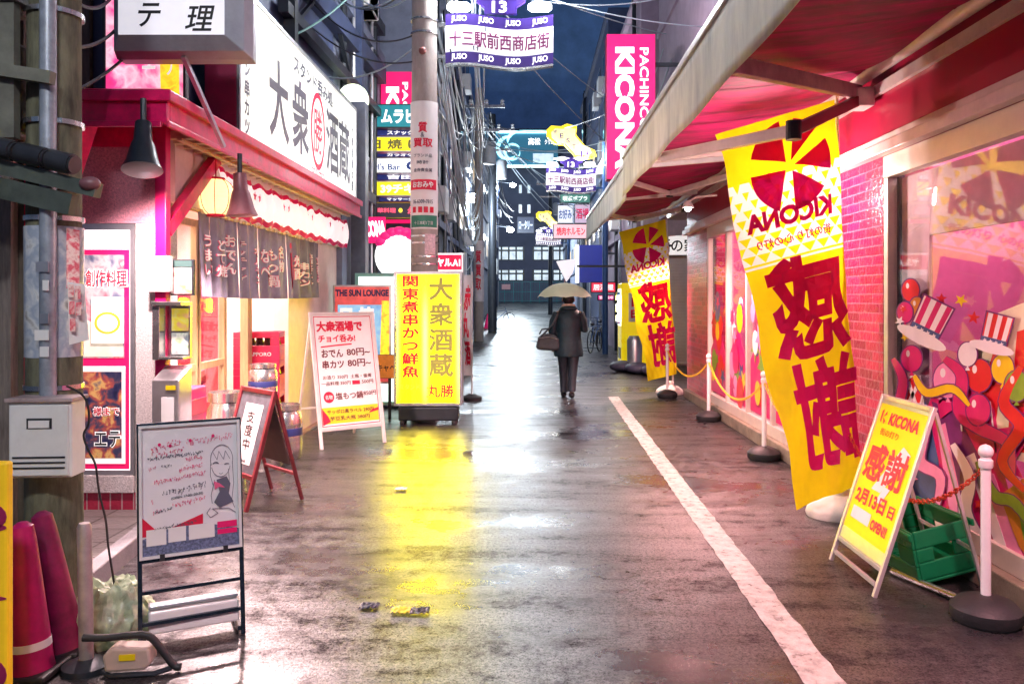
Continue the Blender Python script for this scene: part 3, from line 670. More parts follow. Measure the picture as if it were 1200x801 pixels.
# things on the pillar
PB = thing("paper_holder", "blank white paper holder fixed at the top of the restaurant pillar", "notice", at(187, 340, 5.8))
a, b = at(174, 342, 5.8), at(200, 300, 5.8)
MB().bx(a.x, b.x, 5.78, 5.84, a.z, b.z).build("holder", m_paper, PB, bevel=.006)
FM = thing("framed_menu", "small framed pink and yellow menu card beside the white paper holder", "menu", at(213, 345, 5.9))
a, b = at(201, 346, 5.9), at(228, 304, 5.9)
MB().bx(a.x, b.x, 5.88, 5.92, a.z, b.z).build("frame", m_dark, FM, bevel=.004)
MB().bx(a.x+.01, b.x-.01, 5.872, 5.879, a.z+.012, b.z-.06).build("card", picture_mat("pink_menu_print", [(.8, .5, .5), (.75, .65, .6), (.5, .25, .25), (.85, .7, .1)], 14, .15, 6), FM)
MB().bx(a.x+.01, b.x-.01, 5.872, 5.879, b.z-.055, b.z-.01).build("card_header", mat("green_header", (.05, .12, .11), .5, var=.1), FM)
WL = thing("display_case", "open steel display case holding a yellow leaflet on the red post", "display case", at(205, 420, 5.85))
a, b = at(188, 420, 5.85), at(222, 358, 5.85)
d_ = MB(); d_.bx(a.x, a.x+.05, 5.72, 5.9, a.z, b.z); d_.bx(a.x, b.x, 5.7, 5.9, b.z+.001, b.z+.03); d_.bx(a.x+.051, b.x, 5.86, 5.9, a.z, b.z); d_.bx(a.x+.051, b.x, 5.74, 5.86, a.z, a.z+.02); d_.build("shell", m_steel, WL, bevel=.004)
MB().bx(a.x+.08, b.x-.01, 5.852, 5.858, a.z+.2, b.z-.02).build("leaflet", picture_mat("yellow_leaflet_print", [(.8, .3, .3), (.85, .7, .05), (.8, .75, .4)], 12, .2, 8), WL)
MB().bx(a.x+.08, b.x-.01, 5.851, 5.857, a.z+.03, a.z+.185).build("leaflet", picture_mat("green_leaflet_print", [(.1, .15, .2), (.8, .8, .7), (.3, .45, .2)], 16, .2, 9), WL)
DB = thing("dispenser_box", "grey sloped top steel dispenser box low on the restaurant corner post", "box", at(206, 500, 5.78))
a, b = at(190, 498, 5.78), at(221, 436, 5.78)
q = MB(); q.slab([(5.62, a.z), (5.84, a.z), (5.84, b.z+.05), (5.62, b.z-.04)], lambda y, z, t: Vector((a.x + t, y, z)), b.x-a.x); q.build("body", m_alu, DB, bevel=.008)
MB().bx(a.x+.07, b.x-.03, 5.612, 5.618, a.z+.04, a.z+.22).build("window", m_paper, DB)
MB().bx(a.x+.1, b.x-.02, 5.612, 5.618, a.z+.27, a.z+.3).build("label", mat("yellow_label", YEL, .5, var=.05), DB)
RP = thing("red_cupboard", "narrow red slatted cupboard behind the grey dispenser box", "cupboard", (-2.62, 6.05, .03))
MB().bx(-2.66, -2.52, 5.96, 6.3, .0, .95).build("body", m_mag, RP, bevel=.01)
q = MB()
for z in (.15, .35, .55, .75): q.bx(-2.519, -2.505, 5.99, 6.27, z, z+.12)
q.build("slats", m_red, RP, bevel=.006)

# beer crates and kegs
m_crate = mat("red_crate_plastic", (.68, .01, .07), .35, var=.12)
def crate(label, x, y, z, rz=0, logo=True):
    T = thing("beer_crate", label, "crate", (x, y, z), rz, "red beer crates stacked inside the restaurant")
    w, d, h = .46, .36, .31; b = MB()
    for y_ in (-d/2, d/2-.02):
        b.bx(-w/2, w/2, y_, y_+.02, 0, .17); b.bx(-w/2, w/2, y_, y_+.02, .25, h); b.bx(-w/2, -.14, y_, y_+.02, .171, .249); b.bx(.14, w/2, y_, y_+.02, .171, .249)
    for x_ in (-w/2, w/2-.02):
        b.bx(x_, x_+.02, -d/2+.021, d/2-.021, 0, .17); b.bx(x_, x_+.02, -d/2+.021, d/2-.021, .25, h)
    b.bx(-w/2+.02, w/2-.02, -d/2+.02, d/2-.02, .0, .015); b.build("box", m_crate, T, local=True, bevel=.004)
    bt = MB()
    for i in range(5):
        for j in range(3): bt.lathe([(.033, .016), (.033, .17), (.014, .23), (.014, .285), (1e-4, .285)], (-.17+.085*i, -.11+.11*j, 0), 8)
    bt.build("bottles", mat("brown_bottle_glass", (.04, .015, .01), .08, var=.1), T, local=True, smooth=True)
    if logo:
        t = MB(); t.text("★SAPPORO", lambda a, c_: Vector((a, -d/2-.003, c_)), fit=(.3, .05), cx=0, cy=.085, bold=.02); t.build("lettering", m_wht, T, local=True)
    return T
for k, nm in enumerate(("lowest", "second", "third", "top")):
    crate(f"red beer crate of dark bottles, {nm} of the stack behind the steel kegs", -2.86, 8.55, .03+.312*k, R(8))
for k, nm in enumerate(("lowest", "middle", "top")):
    crate(f"red beer crate, {nm} of the stack seen through the wooden glass door", -3.25, 7.45, .03+.312*k, R(15), k == 2)
m_keg = mat("keg_steel", (.62, .6, .58), .22, .9, var=.15)
def keg(label, x, y, z, r, h):
    T = thing("beer_keg", label, "keg", (x, y, z), random.random()*3, "steel beer kegs")
    MB().lathe([(r*.9, 0), (r*.94, .01), (r*.94, .05), (r*.97, .06), (r, .1), (r*1.02, h*.33), (r, h*.36), (r*1.02, h*.4), (r, h*.43), (r, h*.6), (r*1.02, h*.63), (r, h*.67), (r*.96, h*.82), (r*.8, h*.9), (r*.92, h*.905), (r*.92, h), (r*.88, h), (r*.86, h*.92), (1e-4, h*.9)], (0, 0, 0), 28).build("barrel", m_keg, T, local=True, smooth=True)
    MB().lathe([(r*1.005, h*.44), (r*1.012, h*.45), (r*1.012, h*.57), (r*1.005, h*.58)], (0, 0, 0), 28).build("blue_band", mat("navy_band", (.03, .04, .16), .4, var=.1), T, local=True, smooth=True)
    return T
keg("steel beer keg with navy band standing on the other kegs by the crates", -2.56, 7.75, .62, .135, .38)
keg("steel keg lowest under the topmost keg beside the crate stack", -2.56, 7.75, .0, .19, .6)
keg("steel beer keg behind the dark chalkboard stand, left of the keg pile", -2.62, 7.0, .0, .17, .82)
keg("short steel keg at the foot of the cream wall behind the chalkboard stand", -2.5, 8.25, .0, .17, .55)
SH = thing("shop_notice", "small white notice pasted inside the wooden glass door", "notice", (-2.87, 6.7, 1.3)); MB().bx(-2.876, -2.872, 6.6, 6.82, 1.22, 1.5).build("sheet", m_paper, SH)

# ---------------------------------------------------------------- A-boards
def aboard(name, label, cat, loc, rz, w, h, lean, back, framemat, fw=.03, panel_z0=.2, panel=None, items=(), extra=None, pm=None):
    T = thing(name, label, cat, loc, rz)
    k = lean / h
    P = lambda a, z, o=0: Vector((a, z*k + o, z))
    for s in (-1, 1):
        MB().bar(P(s*(w/2-fw/2), 0), P(s*(w/2-fw/2), h), fw, fw*.8, up=(0, 1, 0)).build("frame_leg", framemat, T, local=True, bevel=.003)
    f = MB(); f.bar(P(-w/2+fw, h-fw/2), P(w/2-fw, h-fw/2), fw*.8, fw); f.bar(P(-w/2+fw, panel_z0-fw/2), P(w/2-fw, panel_z0-fw/2), fw*.8, fw); f.build("cross_rail", framemat, T, local=True, bevel=.003)
    pb = MB(); z0, z1, x = panel_z0+.002, h-fw-.002, w/2-fw-.001
    pb.slab([(-x, z0), (x, z0), (x, z1), (-x, z1)], lambda a, c_, t: P(a, c_, t), .012); pb.build("panel", pm, T, local=True)
    if back:
        for s in (-1, 1): MB().bar((s*(w/2-fw), lean+.01, h-.03), (s*(w/2-fw), lean+back, .01), fw*.8, fw*.7, up=(0, 1, 0)).build("rear_leg", framemat, T, local=True, bevel=.003)
        q = MB(); q.bar((-w/2+fw, lean+back*.75, h*.25), (w/2-fw, lean+back*.75, h*.25), fw*.6, fw*.6); q.build("rear_rail", framemat, T, local=True)
    fn = lambda a, c_: P((a-.5)*2*x, z0 + c_*(z1-z0), -.004)
    W_, H_ = 2*x, z1-z0
    fm = lambda a, c_: P(a, z0 + c_, -.004)
    for m, its in items:
        g = MB()
        for body, fx, fy, fw_, fh_, *o in its:
            o = o[0] if o else {}
            g.text(body, fm, fit=(fw_*W_, fh_*H_), cx=(fx-.5)*W_, cy=fy*H_, **o)
        g.build("lettering", m, T, local=True)
    if extra: extra(T, fn, P)
    return T
def rect(g, fn, x0, x1, y0, y1, off=Vector((0, .0015, 0))):
    g.poly([fn(x0, y0)+off, fn(x1, y0)+off, fn(x1, y1)+off, fn(x0, y1)+off])
def stroke(g, fn, pts, wd, off=Vector((0, 0, 0)), asp=1):
    for (a, b), (c_, d_) in zip(pts, pts[1:]):
        dx, dy = c_-a, (d_-b); l = math.hypot(dx, dy) or 1; nx, ny = -dy/l*wd/2, dx/l*wd/2*asp
        g.poly([fn(a-nx, b-ny)+off, fn(c_-nx, d_-ny)+off, fn(c_+nx, d_+ny)+off, fn(a+nx, b+ny)+off])

# menu board in front of the restaurant
m_boardw = mat("white_board_print", (.85, .82, .79), .35, var=.04)
m_brown = mat("brown_lettering", (.16, .03, .035), .5, var=.05)
def ex(T, fn, P):
    g = MB()
    for x0, x1, y0, y1 in ((.015, .025, .01, .99), (.975, .985, .01, .99)): rect(g, fn, x0, x1, y0, y1)
    for y in (.008, .985): rect(g, fn, .015, .985, y, y+.007)
    stroke(g, fn, [(.1, .715), (.4, .728), (.62, .735)], .012)
    n = 20; g.poly([fn(.16+.085*math.cos(2*math.pi*k/n), .265+.05*math.sin(2*math.pi*k/n)) for k in range(n)])
    rect(g, fn, .57, .7, .365, .4)
    g.poly([fn(.03, .02), fn(.16, .05), fn(.12, .1), fn(.03, .17)]); g.poly([fn(.8, .1), fn(.97, .12), fn(.97, .145), fn(.86, .13)])
    g.build("red_marks", m_redt, T, local=True)
    g = MB(); rect(g, fn, .03, .97, .03, .175, Vector((0, .003, 0))); g.build("yellow_band", mat("yellow_print_plain", (.85, .68, .02), .45, var=.06), T, local=True)
    g = MB(); g.text("名物", lambda a, c_: fn(a, c_) + Vector((0, -.001, 0)), fit=(.12, .04), cx=.16, cy=.265, bold=.02); g.build("lettering", m_boardw, T, local=True)
aboard("menu_board", "white standing menu board with red headline prices and yellow foot band", "sign board", (-1.945, 8.92, 0), R(37), .78, 1.47, .33, .45, mat("white_frame_wood", (.75, .68, .64), .5, var=.1, dirt=.15), .035, .22, None, [
    (m_redt, [("大衆酒場で", .44, .90, .78, .10, dict(bold=.045)), ("チョイ呑み!", .38, .79, .62, .07, dict(bold=.035))]),
    (m_brown, [("おでん", .28, .655, .36, .075, dict(bold=.03)), ("80円~", .72, .66, .4, .07, dict(bold=.025)), ("串カツ", .28, .555, .36, .075, dict(bold=.03)), ("80円~", .72, .56, .4, .07, dict(bold=.025)),
               ("お造り 350円  土瓶・佳肴", .5, .44, .82, .035), ("一品料理 350円", .3, .385, .48, .035), ("500円", .83, .385, .2, .035), ("塩もつ鍋", .5, .27, .46, .065, dict(bold=.02)), ("850円", .85, .28, .22, .04, dict(bold=.02)),
               ("サッポロ黒ラベル 290円", .5, .135, .78, .038, dict(bold=.015)), ("芋豆乳大瓶 380円", .48, .075, .66, .038, dict(bold=.015))])], ex, m_boardw)

# dark chalkboard stand
m_dred = mat("dark_red_wood", (.2, .025, .035), .45, var=.3, vs=8)
m_chalk = mat("chalkboard_slate", (.09, .1, .12), .6, var=.4, vs=14, bump=.3)
def ex(T, fn, P):
    g = MB(); g.poly([fn(.22, .1)+Vector((0, .002, 0)), fn(.8, .1)+Vector((0, .002, 0)), fn(.8, .86)+Vector((0, .002, 0)), fn(.22, .86)+Vector((0, .002, 0))]); g.build("paper_sheet", m_paper, T, local=True)
    MB().slab([(-.25, .3), (.25, .3), (.25, .84), (-.25, .84)], lambda a, c_, t: Vector((a, .48 - c_*.24/.88 + t*.2 - .02, c_)), .03).build("rear_panel", mat("rear_slate", (.1, .05, .05), .5, var=.4, vs=6), T, local=True)
aboard("chalkboard_stand", "dark red wooden chalkboard stand with a white brush written paper", "sign board", (-2.36, 6.36, 0), R(-45), .58, .9, .24, .24, m_dred, .035, .26, None,
       [(m_blk, [("支度中", .51, .52, .26, .5, dict(vert=True, bold=.012, shear=-.15)), ("本日営業", .5, .14, .3, .03)])], ex, m_chalk)

# whiteboard stand in the foreground
m_bframe = mat("wet_black_frame", (.03, .05, .075), .22, .6, var=.4, vs=60)
m_pinkink = mat("pink_marker", (.78, .12, .25), .6, var=.1); m_greyink = mat("grey_marker", (.08, .09, .13), .6, var=.1)
def ex(T, fn, P):
    g = MB()
    g.poly([fn(.0, .0), fn(1, .0), fn(1, .13), fn(.66, .2), (fn(.3, .2)), fn(.0, .13)]); g.build("blue_backing", mat("blue_speckled_board", (.14, .17, .28), .35, var=.7, vs=90), T, local=True)
    g = MB(); g.poly([fn(-.02, .15), fn(.2, .145), fn(.0, .3)]); g.poly([fn(.3, .2), fn(.62, .28), fn(.62, .2)]); g.build("red_corner", m_redt, T, local=True)
    o = Vector((0, -.002, 0)); g = MB()
    for x0, x1, y0, y1 in ((.04, .24, .075, .2), (.26, .44, .085, .2), (.47, .74, .085, .2)): rect(g, fn, x0, x1, y0, y1, o)
    g.build("note_card", m_paper, T, local=True)
    g = MB()
    for x0, x1, y0, y1 in ((.77, .98, .15, .2), (.77, .98, .1, .14)): rect(g, fn, x0, x1, y0, y1, o)
    for x, y in ((.18, .86), (.29, .845), (.5, .875), (.74, .9)): g.poly([fn(x+.017*math.cos(k*.7), y+.014*math.sin(k*.7)) + o for k in range(9)])
    g.build("pink_tags", m_magt, T, local=True)
    g = MB()                                                          # hand written lines
    random.seed(4)
    def scrawl(x0, x1, y0, y1, n, hgt, wd):              # a line of hurried handwriting: small strokes in character cells
        ch = max(.024, min(.05, hgt*2.4)); m_ = max(1, int((x1-x0)/(ch*.62)))
        for k in range(m_):
            u = (k+.5)/m_; cx_, cy_ = x0+(x1-x0)*u, y0+(y1-y0)*u + random.uniform(-.004, .004); hw, hh = ch*.27, ch*.42*random.uniform(.75, 1.1)
            for q_ in range(random.choice((2, 3, 3, 4))):
                a_ = (cx_+random.uniform(-hw, hw), cy_+random.uniform(-hh, hh)); t_ = random.random()
                b_ = (a_[0]+random.uniform(.3, 1)*hw*1.6, a_[1]+random.uniform(-.3, .5)*hh) if t_ < .5 else (a_[0]+random.uniform(-.3, .3)*hw, a_[1]-random.uniform(.5, 1.2)*hh)
                c_ = (b_[0]+random.uniform(-.6, .3)*hw, b_[1]-random.uniform(.2, .6)*hh)
                stroke(g, fn, [a_, b_, c_] if t_ > .35 else [a_, b_], .0052, o)
    for a in ((.08, .4, .84, .87, 34, .022, .006), (.1, .42, .785, .81, 30, .018, .006), (.45, .95, .86, .9, 30, .02, .002), (.44, .62, .725, .745, 22, .018, .005), (.37, .62, .655, .675, 28, .015, .006), (.12, .65, .565, .615, 60, .012, .006), (.3, .64, .375, .41, 40, .014, .006), (.06, .14, .67, .69, 12, .012, .008), (.07, .12, .42, .43, 10, .02, .009), (.1, .2, .33, .35, 22, .018, .009)): scrawl(*a)
    g.build("pink_writing", m_pinkink, T, local=True)
    g = MB(); g.text("(OPEN 17:00~20:30)", lambda a, c_: fn(a, c_) + o, fit=(.33, .026), cx=.46, cy=.435, bold=.015, ang=.06)
    for a in ((.2, .3, .69, .695, 16, .006, .006), (.2, .66, .47, .525, 60, .02, .006), (.12, .55, .2, .23, 40, .004, .005), (.12, .3, .335, .35, 14, .004, .003), (.06, .62, .755, .775, 8, .001, .002)): scrawl(*a)
    # simple line drawing of a long haired girl in a school uniform
    def curve(pts, wd=.0055): stroke(g, fn, pts, wd, o)
    el = lambda cx, cy, rx, ry, a0, a1, n=18: [(cx+rx*math.cos(R(a0+(a1-a0)*k/n)), cy+ry*math.sin(R(a0+(a1-a0)*k/n))) for k in range(n+1)]
    curve(el(.83, .7, .12, .12, -20, 200)); curve(el(.82, .66, .1, .1, 190, 350)); curve([(.71, .67), (.705, .58), (.73, .5)]); curve([(.945, .68), (.955, .5), (.93, .36), (.96, .3)]); curve([(.9, .62), (.91, .5)])
    curve([(.74, .76), (.78, .7), (.8, .77), (.85, .7), (.87, .77), (.92, .7)], .004); curve(el(.765, .665, .03, .016, 10, 170, 8), .008); curve(el(.885, .655, .025, .01, 10, 170, 8), .006); curve(el(.82, .595, .02, .012, 190, 350, 6), .004)
    curve([(.7, .32), (.66, .28), (.7, .24), (.78, .27), (.72, .31), (.9, .3), (.97, .26)], .005); curve([(.75, .54), (.71, .42), (.72, .35)])
    g.build("ink_drawing", m_greyink, T, local=True)
    g = MB(); g.poly([fn(.77, .54)+o, fn(.88, .56)+o, fn(.92, .5)+o, fn(.9, .42)+o, fn(.95, .35)+o, fn(.8, .31)+o, fn(.74, .36)+o, fn(.8, .44)+o]); g.build("uniform_drawing", m_slate, T, local=True)
    g = MB(); g.poly([fn(.74, .53)+o*1.5, fn(.8, .51)+o*1.5, fn(.86, .47)+o*1.5, fn(.79, .48)+o*1.5, fn(.75, .46)+o*1.5]); g.build("ribbon_drawing", m_pinkink, T, local=True)
    q = MB()
    for x0, x1, y0, y1 in ((-.03, 0, -.02, 1.02), (1, 1.03, -.02, 1.02), (0, 1, 1, 1.02), (0, 1, -.02, 0)):
        q.slab([(x0, y0), (x1, y0), (x1, y1), (x0, y1)], lambda a, c_, t: fn(a, c_) + Vector((0, -.002-t, 0)), .012)
    q.build('board_rim', m_whitep, T, local=True)
    q = MB()
    for z in (.12, .26, .4): q.bar(P(-.215, z), P(.215, z), .016, .016)
    q.build("shelf_rail", m_bframe, T, local=True)
    q = MB(); q.bar((-.21, .0, .03), (-.21, .32, .02), .022); q.bar((.21, .0, .03), (.21, .32, .02), .022); q.bar((-.21, .3, .02), (.21, .3, .02), .02); q.build("foot_bar", m_bframe, T, local=True)
    q = MB()
    for a in (-.13, .15): q.bar(P(a, .395, -.012), P(a, .425, -.012), .022, .012)
    q.build("clips", m_blk, T, local=True)
aboard("whiteboard_stand", "hand written whiteboard on a wet black stand in the left foreground", "sign board", (-1.59, 3.82, 0), R(29), .47, 1.03, .14, 0, m_bframe, .02, .42, None, [], ex, mat("whiteboard_enamel", (.84, .82, .83), .25, var=.03))
FT = thing("tube_lamp_case", "white trough shaped lamp case lying on the whiteboard stand foot", "lamp", (-1.6, 3.86, .02), R(27))
q = MB(); q.slab([(-.02, .04), (.09, .03), (.11, .1), (.08, .135), (.0, .14)], lambda y, z, t: Vector((-.2 + t, y, z)), .4); q.build("housing", m_whitep, FT, local=True, bevel=.01)
q = MB(); q.bx(-.2, .2, .02, .08, .142, .162); q.build("clear_tube", m_alu, FT, local=True, bevel=.008)

# yellow lit sign on the street
m_yface = tube_lit("backlit_yellow", (.95, .80, .004), 1.0, 55, [(-.035, .1, 1.35), (.40, .1, 1.5), (-.405, .2, 1.5)], .035)
def ex(t, w, h, fn):
    b = MB(); b.bx(-w/2+.05, w/2-.05, .02, .26, -.2, -.02); b.build("base", m_dark, t, local=True, bevel=.02)
    b = MB()
    for x in (-w/2+.1, w/2-.1):
        for y in (.05, .22): b.lathe([(.03, -.25), (.035, -.225), (.03, -.2)], (x, y, 0), 10)
    b.build("castors", m_rub, t, local=True)
p0 = sgn(462, 541, 325, 493, 10.4)
signbox("lit_street_sign", "tall yellow backlit sign with red and gold brush lettering on the wet street", "sign", (Vector((p0[0].x, 10.4, .25)), .87, 1.72), .28, m_yface, m_alu, [
    (mat("gold_lettering", (.30, .25, .05), .5, var=.05, emit=.35), [("大衆酒蔵", .69, .585, .38, .74, dict(vert=True, bold=.028))]),
    (mat("backlit_red_brush", (.72, .01, .02), .5, var=.05, emit=.5), [("関東煮串かつ鮮魚", .24, .59, .27, .76, dict(vert=True, bold=.03)), ("丸勝", .68, .11, .42, .1, dict(bold=.02))]),
    (MATS["gold_lettering"], [("スタンド", .23, .14, .3, .04)])], border=.035, extra=ex)

# sun lounge poster board
def ex(t, w, h, fn):
    b = MB(); f2 = lambda a, c_, q: Vector((a, -.0035-q, c_))
    b.slab([(-w*.42, h*.2), (w*.38, h*.2), (w*.38, h*.8), (-w*.42, h*.8)], f2, .001); b.build("blue_print", picture_mat("blue_sky_print", [(.05, .25, .6), (.3, .6, .85), (.1, .4, .75)], 4, .3, 3), t, local=True)
    b = MB(); b.slab([(w*.3, h*.1), (w*.48, h*.1), (w*.48, h*.84), (w*.34, h*.84)], lambda a, c_, q: Vector((a, -.0048-q, c_)), .0005); b.build("flame_print", MATS.get("yellow_print") or bpy.data.materials["yellow_print"], t, local=True)
    b = MB()
    for s in (-1, 1): b.bar((s*(w/2-.03), .05, 0), (s*(w/2-.03), .05, -.45), .03)
    b.build("leg", m_alu, t, local=True)
signbox("lounge_poster_board", "blue and red poster board headed THE SUN LOUNGE behind the menu board", "sign board", (Vector((-2.33, 11.2, .45)), .8, 1.36), .03, mat("poster_pinkred", (.75, .1, .1), .45, var=.2, emit=.25), m_alu, [
    (mat("navy_lettering", (.03, .03, .14), .5, var=.05), [("THE SUN LOUNGE", .5, .92, .92, .07, dict(bold=.05))]),
    (m_paperl, [("日 焼", .42, .68, .6, .2, dict(bold=.06)), ("サロン", .42, .4, .6, .12, dict(bold=.05))])], border=.025, extra=ex)
signbox("cabbage_sign", "small orange brown board with dark lettering low behind the menu board", "sign board", (Vector((-1.9, 10.9, .55)), .42, .32), .03, mat("orange_board", (.65, .2, .03), .5, var=.25, emit=.2), m_dred, [(m_blk, [("キャベツ", .5, .45, .8, .3, dict(bold=.02))])], border=.012,
        extra=lambda t, w, h, fn: MB().bx(-.02, .02, .01, .03, -.55, 0).build("leg", m_dark, t, local=True))
signbox("mint_light_box", "plain white and mint green light box behind the yellow lit sign", "sign", (Vector((-2.1, 12.0, .05)), 1.0, 1.95), .4, mat("mint_glow", (.72, .95, .86), .4, var=.15, vs=1.5, emit=.8), mat("mint_case", (.3, .6, .48), .5, var=.1), [(mat("pale_mint_print", (.5, .8, .7), .5), [("♨", .75, .72, .16, .1)])], border=.05)
# ================================================================== RIGHT: ARCADE HALL
m_brk = tile_mat("magenta_brick_tiles", (.62, .015, .1), (.5, .12, .2), .24, .072, 'YZ', .006, .28, .9, .55, .5)
m_arc = mat("arcade_crimson", (.38, .004, .045), .4, var=.12)
m_glow = mat("pink_interior_wall", (.72, .20, .42), .7, var=.3, vs=1.2)
AH = thing("arcade_building", "crimson arcade hall with brick pillars and tall decorated windows under the awning", "building", (2.6, 6, 0))
k = MB(); k.bx(2.52, 2.6, .5, 13.4, 0, .14); k.bx(2.6, 2.9, .5, 13.4, 0, .10); k.build("plinth", mat("wet_plinth", (.26, .22, .16), .5, var=.4, vs=5, bump=.4, dirt=.5), AH, bevel=.01)
MB().bx(2.585, 2.76, .5, 13.4, 2.66, 3.32).build("fascia", m_arc, AH)
k = MB(); k.bx(2.5, 2.584, .5, 13.4, 2.66, 2.74); k.bx(2.54, 2.584, .5, 13.4, 2.742, 2.80); k.build("cornice", mat("pink_white_trim", (.72, .58, .58), .4, var=.12), AH, bevel=.006)
for a, b_ in ((5.95, 6.82), (11.9, 13.4)): MB().bx(2.585, 2.95, a, b_, .14, 2.66).build("brick_pillar", m_brk, AH)
MB().bx(2.575, 2.584, 6.62, 6.72, 1.28, 1.42).build("switch_plate", m_wht, AH)
MB().bx(2.77, 12, .5, 17.5, 3.32, 12).build("upper_wall", m_lav, AH)
k = MB()
for z in (4.6, 7.2, 9.6): k.bx(2.72, 2.769, .5, 17.5, z, z+.2)
k.build("floor_band", m_lav, AH)
m_frame = mat("cream_window_frame", (.72, .65, .56), .35, .2, var=.08)
def shopwindow(y0, y1, mull):
    f = MB()
    f.bx(2.58, 2.66, y0, y1, .141, .26); f.bx(2.58, 2.66, y0, y1, 2.5, 2.658)
    for y in [y0] + mull + [y1-.07]: f.bx(2.585, 2.655, y, y+.07, .261, 2.499)
    W = f.build("window", m_frame, AH, bevel=.004)
    MB().bx(2.626, 2.632, y0+.07, y1-.07, .262, 2.498).build("pane", m_glass, W)
    d = MB(); d.bx(2.66, 2.70, y0, y0+.09, .1, 2.66); d.bx(2.66, 2.70, y1-.09, y1, .1, 2.66); d.build("jamb", m_dark, W)
shopwindow(1.0, 5.94, [3.4]); shopwindow(6.83, 11.88, [7.75, 8.7, 9.7, 10.7])
k = MB(); k.bx(3.9, 4.0, .5, 13.4, 0, 3.2); k.bx(2.96, 3.9, 6.2, 6.5, .1, 3.2); k.bx(2.77, 3.9, 13.2, 13.4, 0, 3.2); k.build("inner_wall", m_glow, AH)
MB().bx(2.77, 3.9, .5, 13.2, 3.2, 3.3).build("ceiling", mat("inner_ceiling", (.75, .6, .65), .8, var=.05), AH)
MB().bx(2.9, 3.9, .5, 13.2, .0, .1).build("floor", mat("inner_floor", (.5, .3, .35), .3, var=.1), AH)
k = MB(); k.bx(2.68, 2.72, 1.1, 5.85, 2.05, 2.49); k.bx(2.68, 2.70, 5.45, 5.85, .3, 2.05); k.build("blind", mat("pink_blind", (.72, .46, .54), .6, var=.15), AH)
k = MB(); k.bx(3.2, 3.3, 4.2, 4.5, .1, 2.0); k.bx(3.2, 3.3, 4.9, 4.98, .1, 2.4); k.build("inner_column", mat("grey_column", (.5, .46, .52), .5, var=.2), AH)
light("window_light_near", 'AREA', (3.3, 3.8, 3.15), 36, (1, .74, .82), 1.0, None, 4.5, parent=AH)
light("window_light_far", 'AREA', (3.3, 9.8, 3.15), 70, (1, .74, .70), 1.0, None, 5.5, parent=AH)

# printed window graphics: generic funfair decoration (stripes, balloons, ribbons, stars)
def wp(px, py, X=2.612):
    d = X * F / (px - VX); return (d, H - (py - VY) * d / F)
gw = lambda y, z, t: Vector((2.618 - t, y, z))
WG = thing("window_graphics", "colourful funfair window decoration with stripes, balloons and ribbons on the near arcade window", "window sticker", (2.615, 4.8, .3))
layers = {}
def deco(col, pts, px=True, lay=0):
    mb = layers.setdefault(col, MB()); pts = [wp(*p) for p in pts] if px else pts
    mb.slab(pts, lambda y, z, t: gw(y, z, .001 + lay*.0016 + t), .001)
def ell(cx, cy, rx, ry, n=22, a0=0, rot=0):
    return [(cx + rx*math.cos(a)*math.cos(rot) - ry*math.sin(a)*math.sin(rot), cy + rx*math.cos(a)*math.sin(rot) + ry*math.sin(a)*math.cos(rot)) for a in [2*math.pi*k/n + a0 for k in range(n)]]
def star(cx, cy, r, n=5, a0=0, inner=.42): return [(cx + r*(1 if k % 2 == 0 else inner)*math.sin(k*math.pi/n+a0), cy - r*(1 if k % 2 == 0 else inner)*math.cos(k*math.pi/n+a0)) for k in range(2*n)]
C = dict(mag=mat("vinyl_magenta", (.62, .01, .15), .35, var=.15), red=mat("vinyl_red", (.65, .01, .02), .35, var=.12), pink=mat("vinyl_pink", (.85, .28, .5), .35, var=.1), white=mat("vinyl_white", (.85, .8, .8), .35, var=.05),
         purple=mat("vinyl_purple", (.16, .02, .16), .35, var=.3), navy=mat("vinyl_navy", (.05, .1, .25), .35, var=.4, vs=5), green=mat("vinyl_green", (.18, .35, .03), .35, var=.3), yel=mat("vinyl_yellow", (.85, .6, .01), .35, var=.1), cream=mat("vinyl_cream", (.82, .75, .5), .35, var=.08), orange=mat("vinyl_orange", (.65, .25, .03), .35, var=.2))
# striped tent on the right
deco('cream', [(1120, 455), (1160, 370), (1260, 330), (1260, 560), (1130, 520)], lay=0)
for a, b_ in ((0, 1), (2, 3), (4, 5)):
    t0, t1 = a/6, b_/6 + .04
    deco('red', [(1168+70*t0, 395-20*t0), (1168+70*t1, 395-20*t1), (1132+140*t1, 525+10*t1), (1132+140*t0, 525+10*t0)], lay=1)
# large swooshes and drapery
deco('mag', [(1062, 640), (1070, 520), (1095, 455), (1135, 440), (1165, 480), (1178, 560), (1200, 640), (1260, 760), (1160, 700)], lay=2)
deco('purple', [(1092, 470), (1120, 480), (1150, 540), (1130, 600), (1110, 560)], lay=3); deco('navy', [(1058, 500), (1085, 470), (1100, 540), (1105, 640), (1070, 620)], lay=3)
deco('white', [(1132, 535), (1142, 530), (1170, 610), (1196, 690), (1184, 690)], lay=4); deco('pink', [(1140, 545), (1165, 555), (1180, 600), (1210, 680), (1192, 680), (1165, 610)], lay=3)
deco('pink', [(1098, 500), (1108, 495), (1128, 590), (1140, 660), (1122, 655)], lay=4); deco('mag', [(1150, 505), (1185, 500), (1210, 470), (1212, 505), (1190, 540), (1200, 560), (1160, 545)], lay=5)
deco('orange', [(1172, 580), (1200, 560), (1230, 610), (1230, 680), (1195, 640)], lay=5); deco('green', [(1195, 600), (1240, 640), (1240, 690), (1205, 655)], lay=6)
